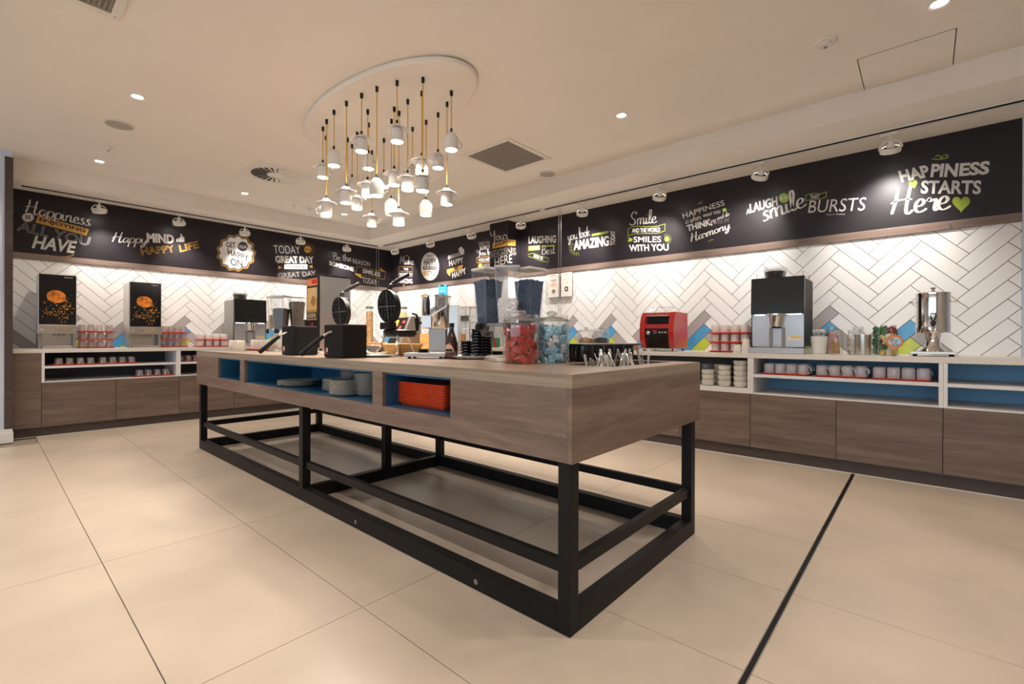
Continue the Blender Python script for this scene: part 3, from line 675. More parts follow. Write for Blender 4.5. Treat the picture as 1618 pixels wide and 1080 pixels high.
def script_shape(s, wgt=.13):
    vs_ = []; fs = []; x = 0
    for ch in s:
        adv, strokes = SG[ch]
        for st_ in strokes:
            pts = catmull(st_); L = []; Rr = []
            for i, p in enumerate(pts):
                t = (pts[min(i+1, len(pts)-1)]-pts[max(i-1, 0)])
                t = t.normalized() if t.length > 1e-6 else Vector((1, 0))
                wd = wgt*.64*(.36+.64*abs(t.y)**1.3)*.5
                if i in (0, len(pts)-1): wd *= .7
                n_ = Vector((-t.y, t.x)); L.append(p+n_*wd); Rr.append(p-n_*wd)
            n0 = len(vs_)
            for a, c in zip(L, Rr): vs_ += [(a.x+x, a.y), (c.x+x, c.y)]
            for i in range(len(pts)-1): fs.append((n0+2*i, n0+2*i+1, n0+2*i+3, n0+2*i+2))
        x += adv
    return [(v[0]/x, v[1]) for v in vs_], fs
class Wall:
    """a wall plane that lettering lies on; pixels of the photograph give places on it"""
    def __init__(s, side, d, o=None): s.side = side; s.d = d
    def uv(s, px, py):
        if s.side == 'L': p = on(px, py, 1, 0); return (-p.x, p.z)
        if s.side == 'R': p = on(px, py, 0, 0); return (p.y, p.z)
        p = on(px, py, 0, CXF); return (p.y, p.z)
    def w(s, u, v, d=0):
        if s.side == 'L': return Vector((-u, s.d+d, v))
        if s.side == 'R': return Vector((s.d+d, u, v))
        if u <= CY1: return Vector((CXF+s.d+d, u, v))
        return Vector((CXF-(u-CY1)*1.0, CY1+s.d+d, v))
def fold_split(b):
    """cut every face at the column corner so it can fold round"""
    me = bpy.data.meshes.new('x'); me.from_pydata([(v[0], v[1], v[2]) for v in b.v], [], b.f); bm = bmesh.new(); bm.from_mesh(me)
    bmesh.ops.bisect_plane(bm, geom=bm.verts[:]+bm.edges[:]+bm.faces[:], plane_co=(CY1, 0, 0), plane_no=(1, 0, 0), dist=1e-6)
    bm.verts.index_update(); r = B(); r.v = [tuple(v.co) for v in bm.verts]; r.f = [tuple(v.index for v in f.verts) for f in bm.faces]; r.s = [False]*len(r.f)
    bm.free(); bpy.data.meshes.remove(me); return r
class Sign:
    def __init__(s, side, crop, label, clip_u=None):
        s.wall = Wall(side, .0012); s.crop = crop; s.clip_u = clip_u
        s.t = thing('wall_lettering', label, 'lettering', (0,0,0), 0, 'sayings printed on the dark wall band')
        s.first = None; s.lay = 0
    def px(s, q): return s.wall.uv(s.crop[0]+q[0]/s.crop[2], s.crop[1]+q[1]/s.crop[2])
    def put(s, name, pts, fs, mat, lay=0):
        s.lay += 1
        if s.first is None:
            c = s.wall.w(*pts[0]); s.first = c; s.t.location = c
        b = B(); b.v = [(u, v, lay*.0006+s.lay*.00002) for u, v in pts]; b.f = list(fs); b.s = [False]*len(fs)
        if s.wall.side == 'C': b = fold_split(b)
        elif s.clip_u is not None: b = cut_u(b, s.clip_u)
        if not b.f: return
        b.v = [tuple(s.wall.w(u, v, d)-s.first) for u, v, d in b.v]
        me = bpy.data.meshes.new(name); me.from_pydata(b.v, [], b.f); me.materials.append(mat)
        link(name, me, s.t)
    def aff(s, P0, P1, P2):
        a, c, e = Vector(s.px(P0)), Vector(s.px(P1)), Vector(s.px(P2)); dx = c-a; dy = e-a
        return lambda x, y: tuple(a+dx*x+dy*y)
    def text(s, body, P0, P1, P2, mat='ink_white', bold=.02, outline=0, lay=1, name='text_line'):
        vs_, fs = glyphs(body, bold, outline); f = s.aff(P0, P1, P2); s.put(name, [f(*v) for v in vs_], fs, M[mat], lay)
    def script(s, body, P0, P1, P2, mat='ink_white', wgt=.13, lay=1):
        vs_, fs = script_shape(body, wgt); f = s.aff(P0, P1, P2); s.put('script_line', [f(*v) for v in vs_], fs, M[mat], lay)
    def poly(s, pts, mat, name='banner', lay=0): s.put(name, [s.px(p) for p in pts], [tuple(range(len(pts)))], M[mat], lay)
    def line(s, pts, wd, mat, name='outline', closed=False, lay=0):
        P = [Vector(s.px(p)) for p in pts]
        if closed: P = P+[P[0]]
        wdt = wd/s.crop[2]*.004; vs_ = []; fs = []
        for i in range(len(P)-1):
            d = P[i+1]-P[i]
            if d.length < 1e-6: continue
            d.normalize(); n_ = Vector((-d.y, d.x))*wdt/2; n0 = len(vs_)
            vs_ += [tuple(P[i]-n_-d*wdt*.4), tuple(P[i+1]-n_+d*wdt*.4), tuple(P[i+1]+n_+d*wdt*.4), tuple(P[i]+n_-d*wdt*.4)]; fs.append((n0, n0+1, n0+2, n0+3))
        s.put(name, vs_, fs, M[mat], lay)
    def disc(s, c, rx, ry, mat, n=28, teeth=0, depth=.0, name='badge', lay=0, ring=0):
        pts = []; k = n if not teeth else teeth*4
        def P(sc): return [(c[0]+rx*sc*(1-(depth*(.5+.5*math.cos(teeth*2*PI*i/k+PI)) if teeth else 0))*math.cos(2*PI*i/k), c[1]+ry*sc*(1-(depth*(.5+.5*math.cos(teeth*2*PI*i/k+PI)) if teeth else 0))*math.sin(2*PI*i/k)) for i in range(k)]
        if ring:
            a = [s.px(p) for p in P(1)]; b_ = [s.px(p) for p in P(1-ring)]
            s.put(name, a+b_, [(i, (i+1) % k, (i+1) % k+k, i+k) for i in range(k)], M[mat], lay)
        else: s.put(name, [s.px(p) for p in P(1)], [tuple(range(k))], M[mat], lay)
    def rays(s, c, r0, r1, a0, a1, n, wd, mat):
        for i in range(n):
            a = math.radians(a0+(a1-a0)*i/(n-1))
            s.line([(c[0]+r0*math.cos(a), c[1]+r0*math.sin(a)), (c[0]+r1*math.cos(a), c[1]+r1*math.sin(a))], wd, mat, 'ray')
def cut_u(b, u):
    me = bpy.data.meshes.new('x'); me.from_pydata(b.v, [], b.f); bm = bmesh.new(); bm.from_mesh(me)
    bmesh.ops.bisect_plane(bm, geom=bm.verts[:]+bm.edges[:]+bm.faces[:], plane_co=(u, 0, 0), plane_no=(1, 0, 0), dist=1e-6, clear_outer=True)
    bm.verts.index_update(); r = B(); r.v = [tuple(v.co) for v in bm.verts]; r.f = [tuple(v.index for v in f.verts) for f in bm.faces]; r.s = [False]*len(r.f)
    bm.free(); bpy.data.meshes.remove(me); return r
K = 4.903
L1 = (0, 280, K); L2 = (290, 340, K); R1 = (600, 330, K); R2 = (880, 300, K); R3 = (1160, 230, 3.533)
def heart(s, c, r, rot=0):
    pts = []
    for i in range(26):
        t = 2*PI*i/26; x = 16*math.sin(t)**3; y = -(13*math.cos(t)-5*math.cos(2*t)-2*math.cos(3*t)-math.cos(4*t))
        a = rot; pts.append((c[0]+(x*math.cos(a)-y*math.sin(a))*r/16, c[1]+(x*math.sin(a)+y*math.cos(a))*r/16))
    s.poly(pts, 'ink_green', 'heart')
g = Sign('L', L1, 'white and gold lettering reading Happiness is enjoying all you have')
g.poly([(297,295),(690,403),(668,452),(275,350)], 'ink_gold')
g.script('Happiness', (190,272), (700,378), (205,165), wgt=.15)
g.disc((217,310), 50, 38, 'ink_white', teeth=13, depth=.18); g.text('IS', (198,322), (237,326), (198,292), 'ink_dark', .03)
g.text('ENJOYING', (300,345), (660,437), (306,308), 'ink_dark', .04)
g.text('ALL YOU', (130,410), (686,532), (150,338), outline=.009)
g.text('HAVE', (245,548), (572,590), (276,450), bold=.03)
g.line([(358,600),(440,612),(520,614),(560,606),(570,596)], 9, 'ink_gold')
g = Sign('L', L1, 'white and gold lettering reading Happy mind happy life with thumbs up')
g.script('Happy', (862,500), (1136,512), (880,420), wgt=.14); g.text('MIND', (1138,503), (1350,515), (1134,430), bold=.05)
g.poly([(1382,470),(1400,462),(1396,440),(1406,438),(1416,460),(1428,464),(1428,500),(1384,500)], 'ink_white', 'thumb'); g.poly([(1366,478),(1378,472),(1378,502),(1366,498)], 'ink_white', 'thumb')
g.text('HAPPY', (1100,602), (1356,578), (1084,546), 'ink_gold', 0, .016); g.text('LIFE', (1396,580), (1542,545), (1384,526), 'ink_gold', 0, .016)
g = Sign('L', L2, 'white star-edged badge with gold rim reading Get your happy on')
g.disc((408,290), 156, 148, 'ink_gold', teeth=13, depth=.12, ring=.025); g.disc((408,290), 148, 140, 'ink_gold', teeth=13, depth=.12, ring=.02); g.disc((408,290), 138, 130, 'ink_white', teeth=13, depth=.13)
g.text('GET', (330,248), (405,252), (326,205), 'ink_dark', .03); g.disc((458,242), 38, 38, 'ink_dark', lay=1); g.text('YOUR', (428,254), (488,258), (428,230), lay=2)
g.text('HAPPY', (345,305), (508,358), (338,255), 'ink_dark', .03); g.text('ON', (365,388), (458,402), (362,330), 'ink_dark', .02)
g = Sign('L', L2, 'white and gold lettering reading Today is a great day')
g.text('TODAY', (702,294), (905,300), (694,230), bold=0.0); g.disc((962,263), 28, 28, 'ink_gold'); g.text('IS A', (942,270), (984,276), (942,254), 'ink_dark', .03)
g.rays((962,263), 36, 54, -140, 60, 11, 5, 'ink_gold')
g.text('GREAT DAY', (714,370), (1012,372), (706,312), bold=.05); g.poly([(780,380),(960,380),(958,417),(780,415)], 'ink_white'); g.text('TO HAVE A', (800,410), (942,412), (800,388), 'ink_dark', .04)
g.poly([(735,390),(762,403),(735,418)], 'ink_gold', 'flag'); g.poly([(998,383),(972,396),(998,408)], 'ink_gold', 'flag')
g.text('GREAT DAY', (735,487), (1026,466), (728,448), bold=0, outline=.013)
g = Sign('L', L2, 'white and gold lettering reading Be the reason someone smiles today')
g.script('Be the', (1158,345), (1300,357), (1150,285), wgt=.14); g.text('REASON', (1314,372), (1445,396), (1310,336), bold=-.005); g.text('SOMEONE', (1128,386), (1320,436), (1128,350), bold=.05)
g.line([(1345,395),(1568,440),(1556,496),(1332,450)], 7, 'ink_gold', closed=True); g.poly([(1522,404),(1570,440),(1524,430)], 'ink_gold', 'arrow'); g.poly([(1324,450),(1378,490),(1376,460)], 'ink_gold', 'arrow')
g.text('SMILES', (1384,446), (1522,476), (1388,412), bold=.03); g.text('TODAY', (1388,522), (1500,542), (1382,476), bold=.0)
g = Sign('R', R1, 'white lettering in the corner reading Make the ordinary amazing')
g.script('Make', (155,425), (264,432), (155,362), wgt=.13); g.line([(148,445),(256,450),(254,486),(148,480)], 5, 'ink_gold', closed=True); g.text('THE', (186,472), (220,474), (186,456), bold=.02)
g.text('ORDINARY', (148,524), (258,526), (146,494), bold=.0); g.text('AMAZING', (146,574), (256,578), (142,538), bold=.03)
g.disc((210,362), 8, 6, 'ink_gold', 10); g.disc((186,590), 7, 6, 'ink_gold', 10)
g = Sign('R', R1, 'white oval badge reading Being happy never goes out of style')
g.disc((390,445), 72, 112, 'ink_white', teeth=34, depth=.06); g.text('BEING', (364,374), (418,376), (364,350), 'ink_dark', .0); g.text('HAPPY', (343,440), (440,438), (342,384), 'ink_dark', .03)
g.poly([(335,446),(436,444),(436,469),(335,471)], 'ink_dark', 'bar', 1); g.text('NEVER GOES', (345,464), (428,462), (345,452), lay=2); g.disc((347,498), 13, 22, 'ink_gold', lay=1); g.text('STYLE', (362,520), (436,512), (364,482), 'ink_dark', .0)
g = Sign('R', R1, 'white and gold lettering reading Think happy be happy with arrows')
g.poly([(530,362),(616,338),(612,306),(632,290),(656,318),(652,350),(528,392)], 'ink_white'); g.text('THINK', (552,378), (632,355), (552,358), 'ink_dark', .03)
g.text('HAPPY', (540,443), (650,416), (536,400), bold=.03); g.poly([(520,470),(646,430),(638,462),(550,490),(544,524),(522,494)], 'ink_gold'); g.text('BE', (580,470), (606,462), (578,448), 'ink_dark', .04)
g.text('HAPPY', (565,537), (672,500), (558,492), bold=.03)
g = Sign('R', R1, 'white and gold lettering partly hidden behind the dark column', on(774, 400, 0, 0).y)
g.text('ONCE YOU DO', (768,284), (900,272), (764,256), bold=0.0); g.text('SOMETIMES', (778,318), (900,306), (774,288), bold=.02); g.script('You lose', (755,362), (900,346), (752,318), wgt=.12)
g.line([(752,376),(900,360),(900,402),(752,418)], 5, 'ink_gold', closed=True); g.text('YOU NEVER', (766,408), (890,396), (764,386), bold=.0); g.disc((780,444), 18, 24, 'ink_gold', teeth=10, depth=.2)
g.text('WORK', (804,452), (880,446), (802,426), 'ink_grey', .02); g.script('do last', (795,482), (890,474), (790,456), wgt=.1); g.line([(815,238),(832,236)], 4, 'ink_gold')
g = Sign('C', R1, 'white and gold lettering on the column reading Your journey begins here')
g.script('Your', (862,252), (990,232), (852,172), wgt=.13)
g.poly([(876,266),(992,236),(1060,216),(1060,262),(992,284),(874,308)], 'ink_gold'); g.text('JOURNEY', (890,298), (1050,252), (888,270), 'ink_dark', .03)
g.text('BEGINS', (846,384), (1066,334), (842,332), outline=.012, bold=0); g.text('HERE', (892,448), (1030,408), (890,384), bold=.0)
g = Sign('R', R1, 'white and green lettering reading Laughing is the best exercise')
g.text('LAUGHING', (1154,268), (1366,262), (1154,212), bold=.03); g.poly([(1152,288),(1242,280),(1242,316),(1152,324)], 'ink_green'); g.text('IS THE', (1162,314), (1232,308), (1162,294), bold=.03)
g.poly([(1256,282),(1345,276),(1362,284),(1345,292),(1256,294)], 'ink_green', 'arrow'); g.script('Best', (1252,354), (1358,344), (1254,284), wgt=.13)
g.line([(1148,352),(1190,342),(1250,365),(1310,382),(1306,412),(1250,402),(1190,378),(1150,366)], 5, 'ink_green'); g.text('EXERCISE', (1194,374), (1264,396), (1196,350), bold=.0)
g = Sign('R', R2, 'white and green lettering reading You look amazing today')
g.script('you look', (86,394), (258,354), (80,312), wgt=.13); g.poly([(268,342),(395,316),(404,324),(395,336),(268,358),(276,350)], 'ink_green', 'arrow'); g.text('AMAZING', (130,468), (404,432), (130,392), bold=.04)
g.text('TODAY', (452,428), (452,314), (414,430), bold=.03); g.rays((150,450), 34, 56, 70, 230, 9, 5, 'ink_green')
g = Sign('R', R2, 'white and green lettering reading Smile and the world smiles with you')
g.script('Smile', (562,275), (770,252), (566,172), wgt=.14)
g.line([(552,300),(600,280),(700,284),(780,280),(838,262),(836,316),(780,336),(690,336),(600,340),(550,354)], 6, 'ink_green', closed=True); g.text('AND THE WORLD', (582,332), (800,324), (582,298), bold=.02)
g.poly([(548,368),(572,372),(590,384),(574,398),(548,400),(560,384)], 'ink_green', 'arrow'); g.text('SMILES', (594,406), (808,404), (594,362), bold=.01); g.disc((852,380), 19, 20, 'ink_green'); g.rays((852,380), 26, 38, -120, 60, 8, 4, 'ink_green')
g.text('WITH YOU', (562,476), (868,470), (558,424), bold=.03)
g = Sign('R', R2, 'white and green lettering reading Happiness is when what you think')
g.text('HAPPINESS', (978,222), (1302,118), (970,182), bold=.01); g.line([(1094,112),(1108,96),(1128,88)], 6, 'ink_green', 'leaf'); g.line([(1094,108),(1128,100)], 5, 'ink_green', 'leaf')
g.script('is when', (998,264), (1118,224), (994,212), wgt=.15); g.text('WHAT YOU', (1132,214), (1266,178), (1130,190), bold=.02); g.poly([(1278,150),(1300,138),(1318,152),(1302,168),(1280,170),(1288,160)], 'ink_green', 'arrow')
g.text('THINK,', (1014,332), (1208,278), (1004,274), bold=.04); g.script('say and do', (1184,258), (1338,196), (1180,222), wgt=.14); g.text('ARE IN', (1222,270), (1330,242), (1222,244), 'ink_grey', 0.0)
g.script('Harmony.', (1036,405), (1354,292), (1030,338), wgt=.16); g.line([(1176,400),(1190,388),(1212,384)], 6, 'ink_green', 'leaf')
g = Sign('R', R3, 'white and green lettering reading A laugh is a smile that bursts')
g.text('A', (68,384), (88,378), (68,356), bold=.03); g.text('LAUGH', (90,377), (244,334), (86,326), bold=.03); g.disc((277,292), 28, 27, 'ink_green'); g.text('IS A', (258,304), (296,298), (258,286), bold=.03)
g.script('smile', (158,424), (400,338), (140,318), wgt=.15); g.line([(400,276),(440,266),(480,270),(516,258),(512,288),(474,300),(440,298),(400,308)], 5, 'ink_green', closed=True); g.text('THAT', (424,298), (478,294), (424,276), bold=.02)
g.text('BURSTS', (412,376), (728,362), (424,306), bold=.0); g.text('Mary H. Waldrip', (515,391), (618,388), (515,381), bold=0.0)
g = Sign('R', R3, 'large white lettering reading Happiness starts here with green hearts')
g.text('HAP', (934,206), (1098,172), (914,142), bold=.04); g.text('PIN', (1094,176), (1244,174), (1104,102), bold=.04); g.text('ESS', (1254,172), (1422,160), (1262,98), bold=.04)
g.text('STARTS', (1040,268), (1376,272), (1046,194), bold=.03); g.script('Here', (868,388), (1200,352), (880,238), wgt=.17); heart(g, (1000,215), 26, -.3); heart(g, (1267,322), 50)
g.line([(1106,74),(1130,77),(1160,75),(1196,66)], 6, 'ink_green', 'leaf'); g.line([(1124,62),(1138,52),(1152,62),(1158,72),(1166,58),(1182,50),(1194,54),(1186,62)], 5, 'ink_green', 'leaf')
# ================================================================== TABLEWARE KINDS
def rrect(w, d, r, n=4):
    pts = []
    for cx, cy, a0 in ((w/2-r, d/2-r, 0), (-w/2+r, d/2-r, 90), (-w/2+r, -d/2+r, 180), (w/2-r, -d/2+r, 270)):
        for k in range(n+1):
            a = math.radians(a0+90*k/n); pts.append((cx+r*math.cos(a), cy+r*math.sin(a)))
    return pts
def tray_mesh(w, d, mat, h=.014):
    rings = [(0, -.014), (h-.0045, -.002), (h-.004, .005), (h, .005), (h, -.004), (.005, -.010)]
    vs_ = []; fs = []
    for z, g in rings:
        for p in rrect(w+2*g, d+2*g, .022+max(g, -.012)): vs_.append((p[0], p[1], z))
    n = len(vs_)//len(rings)
    for i in range(len(rings)-1):
        for k in range(n): a, c = i*n+k, i*n+(k+1) % n; fs.append((a, c, c+n, a+n))
    fs += [tuple(reversed(range(n))), tuple(range((len(rings)-1)*n, len(rings)*n))]
    return mesh_of('serving_tray', B().add(vs_, fs, False), mat)
def tumbler_mesh(h):
    return mesh_of('tumbler', B().lathe([(.0345, 0), (.0335, h*.2), (.028, h*.93), (.025, h), (0, h), (0, h-.006), (.025, h-.007), (.0315, h*.2), (.033, 0)], 14, cap=False), M['tumbler'])
def mug_parts(h, r, mat):
    body = mesh_of('body', B().lathe([(r*.97, 0), (r, .003), (r, h*.82), (r*.93, h*.95), (r*.84, h), (r*.80, h), (r*.78, h-.003), (0, h-.003)], 20, cap=False), mat)
    hd = mesh_of('handle', B().tube([(r-.002, 0, h*.22), (r+.018, 0, h*.20), (r+.027, 0, h*.40), (r+.026, 0, h*.62), (r+.014, 0, h*.80), (r-.002, 0, h*.78)], .0055, 6), mat)
    return body, hd
TM = {}
def mk_mug(key, h, r, mat): TM[key] = mug_parts(h, r, mat)
mk_mug('right', .086, .040, M['lilac_china']); mk_mug('stack', .078, .036, M['pink_china']); mk_mug('left', .080, .037, M['china']); mk_mug('cream', .098, .043, M['cream'])
def mug(key, label, loc, rz, group, flip=False):
    t = thing('mug', label, 'mug', loc, rz, group); bd, hd = TM[key]
    link('body', bd, t); link('handle', hd, t); return t
def to_w(base, rz, x, y, z=0):
    c, s_ = math.cos(rz), math.sin(rz); return (base[0]+x*c-y*s_, base[1]+x*s_+y*c, base[2]+z)
def tray_of(kind, base, rz, nx, ny, sx, sy, tm_, tray_label, item_label, group, h=.08, key=None, skip=(), spin=0):
    tag(link('serving_tray', tm_, None, base, (0, 0, rz)), tray_label, 'tray', 'red serving trays')
    for j in range(ny):
        for i in range(nx):
            if (i, j) in skip: continue
            x = (i-(nx-1)/2)*sx; y = (j-(ny-1)/2)*sy; row = ('front', 'back', 'rear')[j]
            lab = item_label % (ORD[i], row); p = to_w(base, rz, x, y, .0056)
            if kind == 'glass': tag(link('glass_tumbler', TM['t%g' % h], None, p, (0, 0, rz+random.random())), lab, 'glass', group)
            else: mug(key, lab, p, rz+spin+random.uniform(-.25, .25), group)
RZL, RZR = PI, PI/2
def atL(px, Y, z=CT): p = on(px, 545, 1, Y); return (p.x, Y, z)
def atR(px, X, z=CT): p = on(px, 545, 0, X); return (X, p.y, z)
def wL(px0, px1, Y): return abs(on(px0, 545, 1, Y).x-on(px1, 545, 1, Y).x)
def wR(px0, px1, X): return abs(on(px0, 545, 0, X).y-on(px1, 545, 0, X).y)
for h in (.082, .072): TM['t%g' % h] = tumbler_mesh(h)
# ---- glasses on the left counter
for nm, p0, p1, Y in (('left', 121, 181, .36), ('right', 251, 295, .34)):
    w_ = wL(p0, p1, Y); base = atL((p0+p1)/2, Y, CT); tmx = tray_mesh(w_, .24, M['red_tray'])
    for k, lev in enumerate(('bottom', 'middle', 'top')):
        z = CT+k*.0885
        skip = ((2, 0),) if (k == 2 and nm == 'left') else ()
        tray_of('glass', (base[0], base[1], z), RZL, 5 if w_ > .40 else 4, 2, w_/(5.25 if w_ > .40 else 4.2), .10, tmx, 'red-orange %s tray of glasses right of the %s juice dispenser' % (lev, nm),
                '%%s glass from left, %%s row, %s tray beside %s juice dispenser' % (lev, nm), 'upturned glasses stacked on red trays', .082, skip=skip)
# shelf trays of glasses
zS, zB = .726, DZ+.0105
tmS = tray_mesh(.36, .22, M['red_tray'])
for nm, px, Y, z in (('left', 118, .50, zS), ('middle', 185, .50, zS)):
    tray_of('glass', atL(px, Y, z), RZL, 4, 2, .084, .09, tmS, 'red tray of glasses, %s one on the upper left shelf' % nm, '%%s glass from left, %%s row, %s tray on the upper left shelf' % nm, 'upturned glasses on the shelves', .072)
tray_of('glass', atL(241, .50, zB), RZL, 4, 2, .084, .09, tmS, 'red tray of glasses on the lower left shelf', '%s glass from left, %s row, tray on the lower left shelf', 'upturned glasses on the shelves', .072)
tray_of('glass', atL(302, .50, zS), RZL, 4, 2, .084, .09, tmS, 'red tray of glasses on the shelf beside the island end', '%s glass from left, %s row, tray on shelf beside island end', 'upturned glasses on the shelves', .072)
# mugs on the left counter
w_ = .36; base = atL(334, .44); tmx = tray_mesh(w_, .22, M['red_tray'])
for k, lev in enumerate(('lower', 'upper')):
    tray_of('mug', (base[0], base[1], CT+k*.0865), RZL, 4, 2, .088, .10, tmx, '%s red tray of white mugs left of the left coffee machine' % lev, '%%s white mug from left, %%s row, %s tray by left coffee machine' % lev, 'mugs stacked on red trays', key='left', spin=.3)
# mugs on the right counter
w_ = .35; base = (.40, atR(1156, .40)[1], CT); tmx = tray_mesh(w_, .22, M['red_tray'])
for k, lev in enumerate(('bottom', 'middle', 'top')):
    tray_of('mug', (base[0], base[1], CT+k*.0845), RZR, 4, 2, w_/4.1, .10, tmx, '%s red tray of mugs left of the right coffee machine' % lev, '%%s rosy white mug from left, %%s row, %s tray left of right coffee machine' % lev, 'mugs stacked on red trays', key='stack', spin=.3)
# mugs in the right shelf
tmx = tray_mesh(.335, .24, M['red_tray'])
for nm, px, sp in (('left', 1244, -.2), ('middle', 1330, -.4), ('right', 1424, .9)):
    tray_of('mug', atR(px, .46, zS), RZR, 4, 2, .084, .105, tmx, 'red tray of white mugs, %s one on the blue-backed shelf' % nm, '%%s white mug from left, %%s row, %s tray on blue-backed shelf' % nm, 'mugs on the blue-backed shelf', key='right', spin=sp)
# bowls in the shelf beside the island
bm_ = mesh_of('bowl', B().lathe([(.030, 0), (.046, .004), (.056, .030), (.0575, .054), (.0555, .054), (.052, .030), (.03, .008), (0, .006)], 24), M['plate'])
bdk = mesh_of('bowl', bm_.materials and B().lathe([(.030, 0), (.046, .004), (.056, .030), (.0575, .054), (.0555, .054), (.052, .030), (.03, .008), (0, .006)], 24), pm('grey_blue_china', (.22,.25,.31), .25))
zq = DZ+.001+.0412
for nm, px, X, n, dz in (('tall front stack beside the shelf divider', 1170, .56, 5, .0455), ('middle front stack', 1145, .56, 4, .0455), ('front stack nearest the island', 1119, .56, 3, .0455), ('rear stack between the front stacks', 1138, .40, 4, .0455)):
    base = atR(px, X, zq)
    for k in range(n):
        tag(link('bowl', bm_, None, (base[0], base[1], base[2]+k*dz)), '%s white bowl from the bottom, %s' % (ORD[k], nm), 'bowl', 'white bowls stacked in the shelf')
base = atR(1119, .42, zq)
for k in range(4): tag(link('bowl', bdk if k == 3 else bm_, None, (base[0], base[1], base[2]+k*.0455)), 'grey-blue bowl topping the rear stack nearest the island' if k == 3 else '%s white bowl from bottom under the grey-blue bowl' % ORD[k], 'bowl', 'white bowls stacked in the shelf')
# plates and trays in the island niches
pl = mesh_of('plate', B().lathe([(.055, 0), (.075, .002), (.108, .014), (.110, .016), (.106, .0165), (.074, .005), (0, .004)], 32), M['plate'])
XF = IX1-.17
for nm, px, X, n, dz, sc in (('low stack at the left', 472, XF, 4, .0085, 1.25), ('middle stack', 532, XF-.02, 8, .0095, .8), ('front stack', 548, XF+.05, 9, .0095, .9), ('tall rear stack', 558, XF-.20, 13, .0098, .8), ('tall right stack by the divider', 583, XF-.04, 13, .0098, .8)):
    p = on(px, 610, 0, X)
    for k in range(n):
        o = tag(link('plate', pl, None, (X, p.y, OZ+.0005+k*dz)), '%s white plate from bottom, %s in the blue niche' % (ORD[k], nm), 'plate', 'white plates in the blue niche'); o.scale = (sc, sc, .9)
tm3 = tray_mesh(.385, .40, M['orange_tray'], .022)
yc = on(620, 640, 0, IX1-.09).y+.200
for k in range(11): tag(link('serving_tray', tm3, None, (IX1-.30, yc, OZ+.001+k*.0095), (0, 0, PI/2)), '%s orange-red tray from the bottom of the niche stack' % ORD[k], 'tray', 'orange-red trays stacked in the niche')

